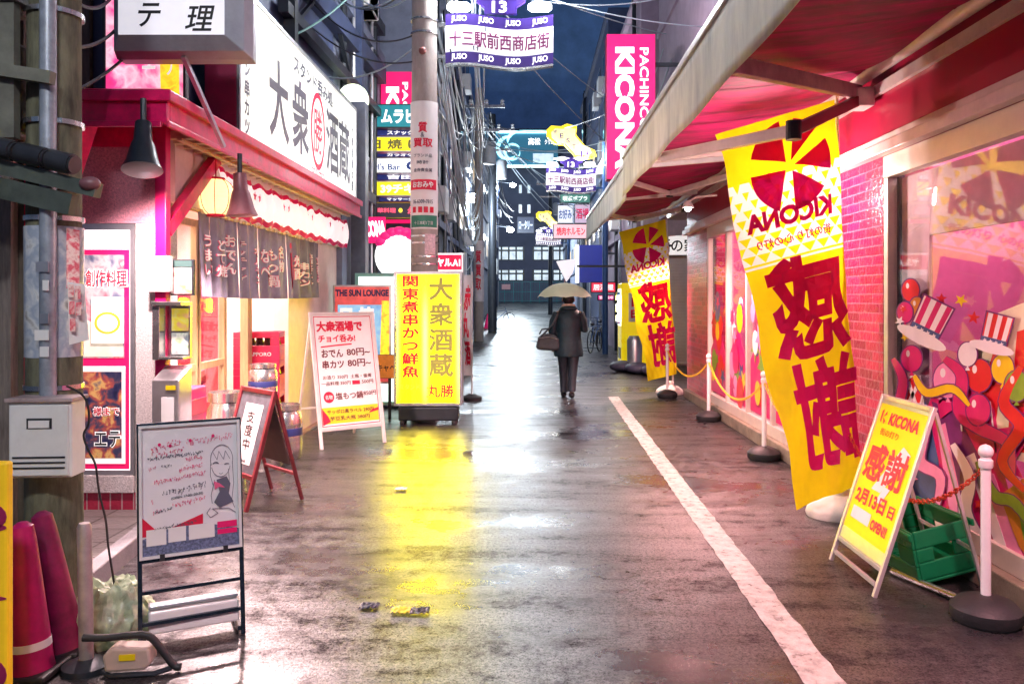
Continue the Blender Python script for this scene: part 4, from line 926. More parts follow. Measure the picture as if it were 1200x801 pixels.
# bunting ribbons, balloons, stars
for bi, (cx, cy, rx, ry, c_) in enumerate(((1068, 340, 10, 13, 'red'), (1076, 360, 9, 12, 'orange'), (1062, 366, 9, 12, 'mag'), (1070, 420, 12, 15, 'mag'), (1113, 445, 17, 21, 'pink'),
                           (1150, 440, 15, 19, 'red'), (1178, 432, 13, 17, 'yel'), (1137, 415, 11, 14, 'white'), (1195, 452, 14, 18, 'green'), (1150, 480, 14, 18, 'mag'))):
    q_ = 6 + bi*.9
    deco('purple', ell(cx, cy, rx+1.5, ry+1.5), lay=q_); deco(c_, ell(cx, cy, rx, ry), lay=q_+.3); deco('white', ell(cx-rx*.35, cy-ry*.4, rx*.18, ry*.26), lay=q_+.6)
    deco(c_, [(cx-3, cy+ry+5), (cx, cy+ry-1), (cx+3, cy+ry+5)], lay=q_+.3)
# curling ribbons with dark outlines
rb_ = random.Random(11)
def ribbon(pts, wd, col, lay):
    q = smooth_path([Vector((x, y, 0)) for x, y in pts], 5)
    for w_, c_, l_ in ((wd+3, 'purple', lay), (wd, col, lay+.35)):
        up, dn = [], []
        for k in range(len(q)):
            t = (q[min(k+1, len(q)-1)] - q[max(k-1, 0)]).normalized(); ww = w_/2*(.35+.65*math.sin(math.pi*min(.98, .05+k/len(q))))
            up.append((q[k].x - t.y*ww, q[k].y + t.x*ww)); dn.append((q[k].x + t.y*ww, q[k].y - t.x*ww))
        for k in range(len(q)-1): deco(c_, [up[k], up[k+1], dn[k+1], dn[k]], lay=l_)
for n_, (pts, wd, col) in enumerate((([(1062, 480), (1085, 500), (1080, 540), (1105, 560), (1095, 610)], 14, 'pink'), ([(1110, 420), (1130, 440), (1128, 480), (1150, 500), (1185, 520), (1190, 560)], 16, 'mag'), ([(1200, 430), (1180, 470), (1200, 500), (1178, 540), (1205, 575)], 15, 'red'),
    ([(1060, 560), (1075, 590), (1100, 600), (1120, 640), (1110, 670)], 16, 'navy'), ([(1120, 520), (1140, 560), (1135, 600), (1160, 640), (1190, 660)], 15, 'white'), ([(1075, 440), (1090, 460), (1120, 455), (1140, 475)], 10, 'yel'), ([(1150, 540), (1170, 580), (1195, 590), (1230, 640)], 13, 'green'), ([(1050, 420), (1062, 445), (1058, 480), (1070, 520)], 11, 'mag'))):
    ribbon(pts, wd, col, 12 + n_*.7)
# striped party hats
def hat(cx, cy, s, ang, c1, c2, lay):
    rt = lambda x, y: (cx + s*(x*math.cos(ang) - y*math.sin(ang)), cy + s*(x*math.sin(ang) + y*math.cos(ang)))
    deco('purple', [rt(-19, 2), rt(-21, -44), rt(21, -44), rt(19, 2)], lay=lay); deco(c1, [rt(-17, 0), rt(-19, -42), rt(19, -42), rt(17, 0)], lay=lay+.4)
    for k in range(3): x = -15 + 12.5*k; deco(c2, [rt(x, 0), rt(x*1.1, -42), rt((x+6)*1.1, -42), rt(x+6, 0)], lay=lay+.8)
    deco('navy', [rt(-17.5, 1), rt(-18, -9), rt(18, -9), rt(17.5, 1)], lay=lay+1.2)
    for k in range(4): a, b_ = rt(-12+8*k, -4); deco('white', star(a, b_, 3.2*s), lay=lay+1.6)
    e_ = [rt(32*math.cos(2*math.pi*k/20), 4+8*math.sin(2*math.pi*k/20)) for k in range(20)]; deco('white', e_, lay=lay+2)
hat(1086, 392, 1.0, .45, 'white', 'mag', 16); hat(1168, 404, .85, .25, 'red', 'white', 16)
deco('white', ell(1071, 462, 12, 24, rot=.1), lay=7); deco('red', ell(1071, 462, 10, 21, rot=.1), lay=8)
deco('white', [(1064, 448), (1068, 446), (1078, 476), (1074, 478)], lay=9); deco('white', [(1077, 446), (1080, 450), (1066, 477), (1063, 474)], lay=9)
for cx, cy, r in ((1060, 362, 5), (1056, 376, 6), (1062, 395, 5), (1105, 350, 7), (1128, 352, 8), (1143, 372, 8), (1105, 465, 9), (1155, 475, 9), (1128, 470, 8), (1185, 470, 8), (1070, 560, 8), (1110, 600, 9), (1150, 590, 8)): deco(random.choice(['yel', 'white', 'red', 'pink']), star(cx, cy, r, a0=random.random()), lay=9)
deco('mag', [(1100, 470), (1112, 463), (1118, 472), (1128, 462), (1132, 482), (1118, 480), (1104, 490)], lay=9)
for (x, y) in ((1078, 440), (1120, 445), (1160, 470)): deco('white', [(x, y), (x+1.5, y), (x+9, y+60), (x+7, y+60)], lay=5)
for nm, g in layers.items(): g.build("print_" + dict(mag="magenta", yel="yellow").get(nm, nm), C[nm], WG)
layers = {}
WG2 = thing("window_graphics", "red and magenta confetti window decoration on the far arcade windows", "window sticker", (2.615, 9, .3))
random.seed(8)
for y0, y1 in ((6.95, 7.7), (7.85, 8.65), (8.8, 9.65), (9.8, 10.65), (10.8, 11.75)):
    for k in range(16):
        yc, zc = random.uniform(y0+.1, y1-.1), random.uniform(.4, 1.65); r = random.uniform(.06, .17)
        pts = ell(yc, zc, r, r*1.25) if k % 3 else star(yc, zc, r*1.2)
        pts = [(min(max(a, y0), y1), b_) for a, b_ in pts]
        deco(random.choice(['red', 'mag', 'red', 'mag', 'pink', 'white', 'yel', 'navy', 'green']), pts, False, lay=1+k*.35)
    deco('mag', [(y0, .3), (y1, .3), (y1, .9), ((y0+y1)/2, 1.25), (y0, .8)], False, 0)
for nm, g in layers.items(): g.build("print_" + dict(mag="magenta", yel="yellow").get(nm, nm), C[nm], WG2)

# ---------------------------------------------------------------- awnings
m_aw = mat("awning_fabric_magenta", (.42, .003, .105), .7, var=.6, vs=4, trans=.12, bump=.5, bs=9, stretch=(.5, 1.6, 1), dirt=.6)
m_val = mat("awning_valance_cream", (.84, .83, .72), .7, var=.2, vs=4, trans=.2, dirt=.35, stretch=(1, 1.5, .4), bump=.2, bs=10)
m_white_bar = mat("white_bar", (.72, .68, .66), .35, .2, var=.12, dirt=.15)
def awning(label, y0, y1, dx=0, dz=0):
    T = thing("awning", label, "awning", (2.58, y0, 3.3))
    zf, xf = 3.14+dz, 1.0+dx
    def sheet(u, v):
        return Vector((2.5 + (xf-2.5)*u, y0 + (y1-y0)*v, 3.3 + (zf-3.3)*u - .035*math.sin(u*math.pi) + .008*math.sin(v*40+u*5) + .012*math.sin(v*17+1)*math.sin(u*3.1) - .02*abs(math.sin(v*(y1-y0)*math.pi/1.25))**.5))
    MB().grid(sheet, 20, 120).build("fabric", m_aw, T, smooth=True, solid=.004)
    def val(u, v):
        z = zf - .025 - .40*v + .004*math.sin(u*(y1-y0)*3)*v
        return Vector((xf - .012 - .008*math.sin(u*(y1-y0)*4 + 1)*v, y0 + (y1-y0)*u, z))
    MB().grid(val, 80, 6).build("valance", m_val, T, smooth=True, solid=.004)
    MB().bar((xf, y0, zf), (xf, y1, zf), .06, .05).build("front_bar", m_white_bar, T, bevel=.008)
    MB().tube([(2.5, y0+.02, 3.3), (2.5, y1-.02, 3.3)], .065, 16).build("roller_tube", m_white_bar, T, smooth=True)
    g = MB(); k = 1
    while y0 + 1.25*k < y1:
        vv = 1.25*k/(y1-y0); g.grid(lambda a, c_, vv=vv: sheet(a, vv + (c_-.5)*.03/(y1-y0)) + Vector((0, 0, -.006)), 16, 1); k += 1
    g.build("seam", mat("awning_seam", (.22, .003, .05), .7, var=.3), T)
    MB().bx(2.55, 2.582, y0, y1, 3.12, 3.2).build("wall_rail", m_white_bar, T)
    return T
A1 = awning("near magenta awning with dirty cream valance over the arcade windows", .9, 8.7)
A2 = awning("farther pink awning continuing along the arcade beyond the near one", 8.85, 15.2, .06, -.02)
def arm(T, y, w, zt, le=.0):
    # folding arm: wall bracket, elbow, front bar
    e = Vector((1.85, y + w, zt-.10)); a = Vector((2.52, y, zt - .02)); f = Vector((1.03, y + w*.35, 3.09))
    g = MB(); g.bar(a, e, .055, .07); g.bar(e, f, .05, .06); g.build("folding_arm", m_white_bar, T, bevel=.008)
    g = MB(); g.box(a, (.12, .12, .14)); g.build("arm_bracket", m_dark, T, bevel=.01)
    g = MB(); g.lathe([(.045, -.05), (.045, .05)], e, 14); g.build("elbow_joint", m_dark, T)
# arms as seen: one pale rafter across the sheet, then folded arms crossing in front of the flags
wl = Vector((2.48, 6.1, 3.12)); e = at(930, 153, 5.2)
MB().bar(wl + Vector((0, .03, .06)), at(858, 76, 4.5), .06, .1).build("rafter_bar", mat("dusty_pink_bar", (.45, .28, .32), .45, var=.3, dirt=.3), A1, bevel=.006)
MB().bar(wl, e, .055, .075).build("folding_arm", mat("dark_crimson_bar", (.2, .02, .05), .4, .2, var=.2), A1, bevel=.006)
MB().bar(e, (1.03, 6.3, 2.72), .055, .075).build("folding_arm", m_white_bar, A1, bevel=.006)
MB().lathe([(.05, -.06), (.05, .06)], e, 14).build("elbow_joint", m_dark, A1)
MB().box(wl, (.14, .2, .14)).build("arm_bracket", m_white_bar, A1, bevel=.01)
MB().bar((2.46, 2.4, 3.2), (1.03, 2.1, 3.06), .06, .09).build("rafter_bar", m_white_bar, A1, bevel=.006)
MB().bar((2.46, 8.3, 3.18), (1.03, 8.5, 3.06), .06, .09).build("rafter_bar", m_white_bar, A1, bevel=.006)
MB().bar((2.5, 7.2, 3.1), (1.05, 8.45, 3.05), .05, .07).build("folding_arm", m_white_bar, A1, bevel=.006)
arm(A2, 9.3, 1.5, 3.12); arm(A2, 13.2, 1.2, 3.12)
for y in (8.95, 12.0, 15.1): MB().bar((2.46, y, 3.2), (1.09, y, 3.08), .05, .07).build("rafter_bar", m_white_bar, A2, bevel=.006)
# lamps under the awning
m_hot = mat("lamp_glow", (1, .9, .85), .5, var=0, emit=14)
def walllamp(label, p, power, col, r=.05, glow=False):
    T = thing("wall_lamp", label, "lamp", p, 0, "lamps under the awnings")
    p = Vector(p); MB().tube([p + Vector((.35, 0, .12)), p + Vector((.1, 0, .1)), p + Vector((.0, 0, .04))], .012).build("arm", m_white_bar, T, smooth=True)
    MB().lathe([(.02, .06), (.05, .03), (.075, -.03), (.07, -.03)], p, 16).build("shade", m_whitep, T, smooth=True)
    MB().ball(p + Vector((0, 0, -.035)), .04).build("bulb", m_hot, T, smooth=True)
    light("lamp_light", 'POINT' if glow else 'SPOT', p + Vector((0, 0, -.12)), power, col, r, spot=140, parent=T)
    return T
walllamp("small bright lamp glowing through the large yellow flag", (1.95, 6.6, 2.55), 55, (1, .70, .66), glow=True)
walllamp("small lamp under the awning between the two brick pillars", (1.9, 9.8, 2.75), 300, (1, .46, .44))
walllamp("small lamp glowing behind the farther yellow flag", (2.2, 14.3, 2.62), 300, (1, .6, .55))
walllamp("lamp under the awning above the near arcade window", (1.9, 2.8, 2.85), 190, (1, .42, .46))

# ---------------------------------------------------------------- flags
m_fy = mat("flag_yellow", (.88, .72, .006), .75, var=.08, trans=.4, bump=.15, bs=25)
m_fw = mat("flag_print_white", (.85, .84, .72), .75, var=.05, trans=.35)
m_fm = mat("flag_print_magenta", (.68, .004, .16), .75, var=.06, trans=.25)
m_flag = flag_mat('flag_cloth', (.90, .74, .006), (.86, .86, .78), .15, .368, 7, 9)
def flag(label, TL, TR, BL, BR, pole, base, big):
    T = thing("advertising_flag", label, "flag", (pole[0][0], pole[0][1], 0), 0, "tall yellow arcade flags")
    TL, TR, BL, BR = map(Vector, (TL, TR, BL, BR))
    nrm = ((TR-TL).cross(BL-TL)).normalized()
    if nrm.y > 0: nrm = -nrm
    def fl(u, v, o=0):
        p = (TL*(1-u) + TR*u)*(1-v) + (BL*(1-u) + BR*u)*v
        rip = .028*math.sin(u*7+v*9)*(.2+v) + .012*math.sin(v*26+u*3) + .03*math.sin(v*math.pi)*math.sin(u*math.pi) + .006*math.sin(u*23+v*31) + .004*math.sin(u*41-v*57) + .010*math.sin((u+v*1.7)*14)*(1-abs(2*u-1))
        edge = .018*math.sin(v*17)*(1-u)
        return p + nrm*(rip+o) + (TR-TL).normalized()*edge
    MB().uvgrid(fl, 24, 72).build("cloth", m_flag, T, smooth=True)
    asp = (TR-TL).length / (((TL+TR)-(BL+BR))/2).length
    # pinwheel of wedge shapes
    g = MB(); cu, cv = .56, .135; ru = .36; rv = ru*asp
    for a0, a1 in ((200, 262), (282, 318), (338, 378), (40, 92), (112, 178)):
        n = 8; o_ = [(cu + ru*math.cos(R(a0+(a1-a0)*k/n)), cv + rv*math.sin(R(a0+(a1-a0)*k/n))) for k in range(n+1)]
        mid = R((a0+a1)/2); c0 = (cu + ru*.12*math.cos(mid), cv + rv*.12*math.sin(mid))
        for j in range(4):
            t0, t1 = j/4, (j+1)/4
            for (ax, ay), (bx_, by) in zip(o_, o_[1:]):
                L_ = lambda x, y, t: fl(c0[0] + (x-c0[0])*t, c0[1] + (y-c0[1])*t, .008)
                g.poly([L_(ax, ay, t0), L_(bx_, by, t0), L_(bx_, by, t1), L_(ax, ay, t1)])
    g.build("pinwheel_emblem", m_fm, T)
    fn = lambda a, c_: fl(a, 1-c_, .008)
    g = MB(); g.text("KICONA", fn, fit=(.80, .052), cx=.5, cy=1-.262, bold=.05, flip=True, sub=.15)
    g.text("街の灯り 心の灯り", fn, fit=(.72, .026), cx=.52, cy=1-.322, bold=.02, flip=True, sub=.3)
    g.text("感", fn, fit=(.86, .27), cx=.58, cy=1-.505, bold=.032, flip=True, sub=.09); g.text("謝", fn, fit=(.80, .285), cx=.62, cy=1-.785, bold=.03, flip=True, sub=.09)
    g.build("lettering", m_fm, T)
    MB().tube([pole[0], ((Vector(pole[0])+Vector(pole[1]))/2), pole[1]], [.018, .014, .011], 10).build("pole", m_whitep, T, smooth=True)
    lp = MB()
    for v in (.02, .2, .4, .6, .8, .97):
        q = fl(.99, v); t = (q.z-pole[0][2])/(pole[1][2]-pole[0][2]); pp = Vector(pole[0])*(1-t)+Vector(pole[1])*t
        lp.bar(q, pp, .02, .004)
    lp.build("ties", m_fw, T)
    # water filled base
    b = Vector(base)
    MB().lathe([(.23, 0), (.24, .03), (.22, .08), (.15, .13), (.07, .16), (.045, .22), (.03, .23), (1e-4, .23)], b, 28, 1, .85).build("water_base", mat("white_base_plastic", (.7, .66, .58), .4, var=.12, dirt=.3), T, smooth=True)
    return T
p_ = at
b1 = Vector((2.13, 5.95, 0)); T1 = (2.26, 5.99, 3.12)
flag("large yellow arcade flag with mirrored magenta characters, nearest on the right", at(838, 158, 5.9), at(978, 117, 5.95), at(935, 596, 5.62), at(1008, 566, 6.02), ((2.36, 6.06, .14), T1), (2.3, 6.06, 0), True)
flag("smaller looking yellow flag with mirrored magenta characters, farther down by the pillar", at(725, 272, 13.6), at(780, 257, 13.7), at(760, 446, 13.4), at(793, 438, 13.75), ((2.42, 13.78, .14), (2.31, 13.75, 3.0)), (2.36, 13.78, 0), False)

# ---------------------------------------------------------------- stanchions with plastic chain
m_chain = mat("yellow_chain_plastic", (.8, .55, .03), .4, var=.1); m_chainr = mat("red_chain_plastic", (.75, .08, .05), .4, var=.1)
sp = [(2.29, 4.08, "white stanchion with black rubber base, nearest at the right frame edge"), (2.36, 8.2, "white stanchion post standing before the far arcade windows, just left of the large flag"), (2.37, 10.8, "white stanchion post before the far windows, next to the brick pillar end"), (2.24, 13.3, "white stanchion post beside the base of the farther flag")]
for x, y, lb in sp:
    T = thing("stanchion", lb, "stanchion", (x, y, 0), 0, "white chain stanchions")
    h = .84
    MB().lathe([(.15, 0), (.165, .02), (.165, .07), (.13, .105), (.06, .13), (.03, .135)], (x, y, 0), 26).build("base", m_rub, T, smooth=True)
    MB().tube([(x, y, .12), (x, y, h-.06)], .024, 14).build("post", m_whitep, T, smooth=True)
    MB().lathe([(.03, -.07), (.034, -.06), (.034, -.03), (.026, -.025), (.026, -.02)] + [(.036*math.cos(a), .012+.036*math.sin(a)) for a in [-.9+.25*k for k in range(10)]] + [(1e-4, .05)], (x, y, h), 16).build("knob", m_whitep, T, smooth=True)
def chain(label, a, b, sag, m):
    T = thing("plastic_chain", label, "chain", a, 0, "chains between stanchions")
    a, b = Vector(a), Vector(b); n = int((b-a).length*1.08/.034); g = MB()
    P = lambda t: a.lerp(b, t) + Vector((0, 0, -sag*4*t*(1-t)))
    for k in range(n):
        t = (k+.5)/n; c0 = P(t); d = (P(t+.5/n)-P(t-.5/n)).normalized(); s_ = Vector((0, 0, 1)) if k % 2 else d.cross(Vector((0, 0, 1))).normalized()
        s_ = (s_ - d*s_.dot(d)).normalized(); ring = [c0 + d*.026*math.cos(q*math.pi/4) + s_*.013*math.sin(q*math.pi/4) for q in range(9)]
        g.tube(ring, .004, 5, False)
    g.build("links", m, T)
chain("orange red plastic chain sagging behind the tilted arcade board", (2.29, 4.08, .78), (2.33, 6.1, .75), .38, m_chainr)
chain("yellow plastic chain behind the large flag", (2.33, 6.1, .75), (2.36, 8.2, .78), .3, m_chain)
chain("yellow plastic chain between the two middle stanchions", (2.36, 8.2, .78), (2.37, 10.8, .78), .32, m_chain)
chain("yellow plastic chain running to the farther flag", (2.37, 10.8, .78), (2.24, 13.3, .78), .3, m_chain)

# ---------------------------------------------------------------- arcade A-board
m_ay = mat("aboard_yellow_print", (.88, .68, .005), .35, var=.06, emit=.1)
m_palealu = mat("pale_aluminium", (.66, .6, .6), .35, .5, var=.1, dirt=.1)
def ex(T, fn, P):
    g = MB(); o = Vector((0, -.0005, 0))
    for sx, sy, c0 in ((1, 1, 0), ):
        for pts in ([(.06, .93), (.1, .93), (.1, .885), (.06, .885)], ):
            pass
    cx, cy = .13, .885
    g.poly([fn(cx-.055, cy+.04), fn(cx-.02, cy+.05), fn(cx-.02, cy-.045), fn(cx-.05, cy-.03)]); g.poly([fn(cx, cy), fn(cx+.05, cy+.045), fn(cx+.065, cy+.02)]); g.poly([fn(cx, cy-.003), fn(cx+.065, cy-.025), fn(cx+.04, cy-.05)])
    g.build("emblem", m_redt, T, local=True)
    g = MB(); g.poly([fn(.35, .40)+o, fn(.55, .40)+o, fn(.9, .70)+o, fn(.72, .74)+o]); g.poly([fn(.1, .16)+o, fn(.52, .16)+o, fn(.52, .245)+o, fn(.1, .245)+o]); g.poly([fn(.5, .33)+o, fn(.62, .34)+o, fn(.72, .45)+o, fn(.6, .45)+o])
    g.build("white_print", m_paper, T, local=True)
    q = MB(); q.bar(P(-.29, .06), P(.29, .06), .02, .02); q.build("bottom_rail", m_palealu, T, local=True)
    g = MB(); g.poly([fn(.0, .0)+o, fn(1, .0)+o, fn(1, .08)+o, fn(.0, .08)+o]); g.poly([fn(.0, .975)+o, fn(1, .975)+o, fn(1, 1)+o, fn(.0, 1)+o]); g.build("clear_edge", m_alu, T, local=True)
aboard("arcade_board", "yellow arcade A-board in an aluminium frame leaning by the green crate", "sign board", (1.865, 4.72, 0), R(-90), .66, 1.03, .33, .28, m_palealu, .028, .16, None,
       [(m_redt, [("KICONA", .58, .885, .62, .085, dict(bold=.045, shear=.12)), ("感謝", .48, .575, .86, .26, dict(bold=.03)), ("2月13日", .40, .325, .66, .11, dict(bold=.045)), ("日", .86, .32, .12, .08, dict(bold=.03)), ("OPEN!!", .72, .19, .34, .07, dict(bold=.05))]),
        (mat("orange_lettering", (.7, .2, .02), .5, var=.05), [("街の灯り", .36, .785, .4, .05, dict(bold=.02))])], ex, m_ay)
GC = thing("green_crate", "green plastic crate lying tilted behind the arcade A-board", "crate", (2.33, 4.82, 0), R(-84))
m_grn = mat("green_plastic", (.005, .19, .07), .3, var=.12)
rot = Matrix.Rotation(R(12), 4, 'X'); g = MB(); w_, d_, h_ = .52, .36, .3
g.bx(-w_/2, w_/2, -d_/2, d_/2, 0, .02)
for y in (-d_/2, d_/2-.018): g.bx(-w_/2, w_/2, y, y+.018, .021, .1); g.bx(-w_/2, w_/2, y, y+.018, .2, h_); g.bx(-w_/2, -.09, y, y+.018, .101, .199); g.bx(.09, w_/2, y, y+.018, .101, .199)
for x in (-w_/2, w_/2-.018): g.bx(x, x+.018, -d_/2+.019, d_/2-.019, .021, .12); g.bx(x, x+.018, -d_/2+.019, d_/2-.019, .2, h_); g.bx(x, x+.018, -d_/2+.019, -.06, .121, .199); g.bx(x, x+.018, .06, d_/2-.019, .121, .199)
g.bx(-w_/2-.02, w_/2+.02, -d_/2-.02, -d_/2-.001, h_-.04, h_); g.bx(-w_/2-.02, w_/2+.02, d_/2+.001, d_/2+.02, h_-.04, h_)
g.v = [rot @ v + Vector((0, 0, .05)) for v in g.v]
g.build("box", m_grn, GC, local=True, bevel=.008)
for yy, lb in ((4.55, "wet steel floor pipe lying along the arcade plinth, nearest to the white stanchion"),):
    T = thing("floor_pipe", lb, "pipe", (2.25, 4.3, .02)); MB().tube([(2.12, 4.75, .025), (2.4, 4.0, .025)], .022, 10).build("tube", m_steel, T, smooth=True)

# projecting vertical sign
def ex(t, w, h, fn):
    b = MB(); b.bar((w/2, .1, h*.8), (w/2+.75, .1, h*.8), .06); b.bar((w/2, .1, h*.25), (w/2+.75, .1, h*.25), .06); b.build("bracket", m_dark, t, local=True)
m_kface = mat("backlit_magenta_sign", (.82, .01, .13), .35, var=.06, emit=.45)
m_kwhite = mat("backlit_white_lettering", (.95, .92, .92), .4, var=.03, emit=.7)
loc, w, h = sgn(711, 768, 40, 210, 13.9)
KS = signbox("vertical_arcade_sign", "tall magenta projecting sign reading PACHINCO & KICONA above the right awning", "sign", (loc, w, h), .3, m_kface, mat("sign_side_magenta", (.45, .01, .08), .4, var=.1), border=.01, extra=ex)
fk = lambda a, c_: Vector((a, -.006, c_)); g = MB()
g.text("KICONA", fk, fit=(h*.84, w*.40), cx=-w*.13, cy=h*.49, ang=-math.pi/2, bold=.05); g.text("PACHINCO &", fk, fit=(h*.68, w*.18), cx=w*.27, cy=h*.565, ang=-math.pi/2, bold=.02)
g.build("lettering", m_kwhite, KS, local=True)
# ================================================================== MIDDLE: POLE, SIGN STACK, STREET LAMPS
PP = thing("utility_pole", "tall concrete utility pole wrapped in pawn shop posters behind the yellow lit sign", "pole", (-1.43, 10.9, 0))
MB().tube([(-1.43, 10.9, 0), (-1.43, 10.9, 4), (-1.43, 10.9, 11)], [.19, .175, .13], 26).build("shaft", mat("pole_concrete", (.42, .36, .33), .75, var=.2, vs=5, bump=.3, dirt=.35, stretch=(1, 1, .4)), PP, smooth=True)
def curved(mb, x0, x1, z0, z1, r, n=14, c=(-1.43, 10.9)):      # a patch on the camera side of the pole
    mb.grid(lambda u, v: Vector((c[0] + r*math.sin(x0+(x1-x0)*u), c[1] - r*math.cos(x0+(x1-x0)*u), z0+(z1-z0)*v)), n, 4)
zt = lambda y: H - (y-350)*10.72/F
g = MB(); curved(g, -1.4, 1.4, zt(268), zt(118), .186); g.build("poster_sleeve", m_paper, PP, smooth=True)
g = MB(); curved(g, -1.1, 1.1, zt(222), zt(210), .189); g.build("red_band", m_redt, PP, smooth=True)
g = MB(); curved(g, -1.0, 1.2, zt(266), zt(252), .189); g.build("green_plate", mat("green_plate", (.03, .22, .14), .4, var=.1), PP, smooth=True)
fp = lambda a, b: Vector((-1.43 + .191*math.sin(a/.19), 10.9 - .191*math.cos(a/.19), b))
g = MB(); g.text("質", fp, fit=(.12, .14), cy=zt(149), bold=.03, sub=.2); g.text("買取", fp, fit=(.28, .12), cy=zt(167), bold=.03, sub=.2)
for x0 in (-.2, -.08, .02, .13): curved(g, x0*4, x0*4+.3, zt(249), zt(242), .19, 4)
g.build("lettering", m_redt, PP)
g = MB(); g.text("&", fp, fit=(.05, .06), cy=zt(158)); g.text("ブランド品", fp, fit=(.26, .05), cy=zt(182), sub=.3); g.text("時計", fp, fit=(.16, .05), cy=zt(190), sub=.3); g.text("金券貴金属", fp, fit=(.26, .05), cy=zt(199), sub=.3); g.text("06-6309-7815", fp, fit=(.28, .055), cy=zt(236), sub=.3)
g.build("lettering", m_greyink, PP)
g = MB(); g.text("おおみや", lambda a, b: fp(a*1, b) + Vector((0, -.004, 0)), fit=(.3, .085), cy=zt(216), bold=.03, sub=.2); g.text("十三本町1丁目", lambda a, b: fp(a, b) + Vector((0, -.004, 0)), fit=(.26, .05), cx=.01, cy=zt(261), bold=.01, sub=.3); g.build("lettering", m_wht, PP)
g = MB(); curved(g, .15, 1.0, zt(298), zt(274), .189); g.build("notice_sticker", mat("pink_white_sticker", (.75, .55, .58), .5, var=.3, vs=40), PP, smooth=True)
for z in (zt(20), zt(36), zt(276), zt(284), zt(300), zt(309)): MB().lathe([(.187, -.012), (.187, .012)], (-1.43, 10.9, z), 24).build("band", m_steel, PP)
MB().ball((-1.43, 10.70, zt(60)), .05, .04, .05).build("bolt_knob", mat("rust", (.25, .08, .07), .6, var=.3), PP, smooth=True)
g = MB(); g.bar((-2.3, 10.7, 6.9), (-.3, 10.7, 6.9), .09); g.bar((-2.1, 10.7, 6.2), (-.5, 10.7, 6.2), .08); g.build("cross_arm", m_steel, PP)

# stack of projecting signs on the left
def slim(name_label, x0, x1, y0, y1, d, face, frame, texts, em=None, extra=None, border=.02):
    return signbox("projecting_sign", name_label, "sign", sgn(x0, x1, y0, y1, d), .22, face, frame, texts, border=border, extra=extra)
D = 15.4
slim("teal projecting sign lettered ノムラビル, uppermost of the left sign stack", 430, 505, 122, 150, D, mat("teal_sign", (.01, .2, .24), .4, var=.1, emit=.35), m_dark, [(m_kwhite, [("ノムラビル", .5, .5, .9, .62, dict(bold=.04))])])
slim("yellow projecting sign with grey 日焼け lettering in the left sign stack", 422, 505, 160, 178, D, mat("yellow_sign", (.88, .72, .01), .4, var=.08, emit=.55), m_alu, [(mat("olive_lettering", (.2, .18, .05), .5), [("日 焼 け", .5, .5, .72, .66, dict(bold=.03))])])
slim("white projecting bar sign with blue lettering in the left sign stack", 422, 505, 185, 203, D, mat("white_sign", (.9, .92, .95), .4, var=.05, emit=.55), m_alu, [(mat("blue_lettering", (.02, .06, .3), .5), [("Girl's Bar", .32, .42, .5, .42, dict(bold=.02)), ("G's", .8, .5, .3, .62, dict(bold=.05))])])
slim("yellow projecting sign with pale 39チキン lettering in the left sign stack", 424, 505, 212, 230, D, MATS["yellow_sign"], m_alu, [(mat("green_white_lettering", (.75, .9, .7), .5, emit=.5), [("39チキン", .6, .5, .66, .62, dict(bold=.04))]), (mat("orange_spot", (.8, .25, .05), .5, emit=.3), [("●", .15, .5, .12, .6)])])
slim("dark projecting sign with gold rim and red lettering, lowest of the left sign stack", 426, 505, 237, 256, D, mat("dark_sign", (.05, .04, .06), .4, emit=.1), mat("gold_frame", (.45, .32, .05), .35, .5, var=.1), [(mat("glow_red_lettering", (.9, .08, .15), .5, emit=.7), [("中華料理", .3, .5, .36, .3, dict(bold=.02)), ("永鳳", .78, .5, .26, .5, dict(bold=.03))]), (mat("gold_dot", (.9, .7, .05), .5, emit=.6), [("●", .55, .5, .06, .28)])])
for (y0, y1, tx, lb) in ((152, 159, "スナック", "narrow navy blue strip sign under the teal building sign"), (179, 184, "カラオケ", "narrow navy blue strip sign under the yellow tanning sign"), (204, 211, "吉田", "narrow navy blue strip sign under the white bar sign"), (231, 236, "マッサージ", "narrow navy blue strip sign under the yellow chicken sign")):
    slim(lb, 438, 500, y0, y1, D+.3, mat("navy_strip", (.03, .04, .2), .4, emit=.3), m_dark, [(m_kwhite, [(tx, .5, .5, .5, .7, dict(bold=.03))])], border=.006)
SP = thing("sign_rack", "steel rack carrying the stack of projecting signs on the left", "rack", (-2.9, 15.75, 0))
g = MB()
for x in (424, 506): p = at(x, 350, 15.72); g.bx(p.x-.04, p.x+.04, 15.7, 15.78, 0, 5.6)
g.build("posts", m_alu, SP)
loc, w, h = sgn(446, 483, 84, 262, 16.4)
KS2 = signbox("vertical_arcade_sign", "magenta arcade sign half hidden behind the left sign stack", "sign", (loc, w, h), .25, m_kface, MATS["sign_side_magenta"], border=.01)
fk = lambda a, c_: Vector((a, -.006, c_)); g = MB(); g.text("KICONA", fk, fit=(h*.8, w*.42), cx=-w*.12, cy=h*.5, ang=-math.pi/2, bold=.05); g.text("PACHINCO &", fk, fit=(h*.66, w*.18), cx=w*.28, cy=h*.6, ang=-math.pi/2, bold=.02); g.build("lettering", m_kwhite, KS2, local=True)
signbox("ragged_banner", "magenta and white banner with large white letters under the left sign stack", "banner", sgn(422, 452, 254, 285, 15.0), .03, m_kface, m_mag, [(m_kwhite, [("KICONA", .5, .55, 1.0, .62, dict(bold=.06, shear=-.1))])], border=.004)
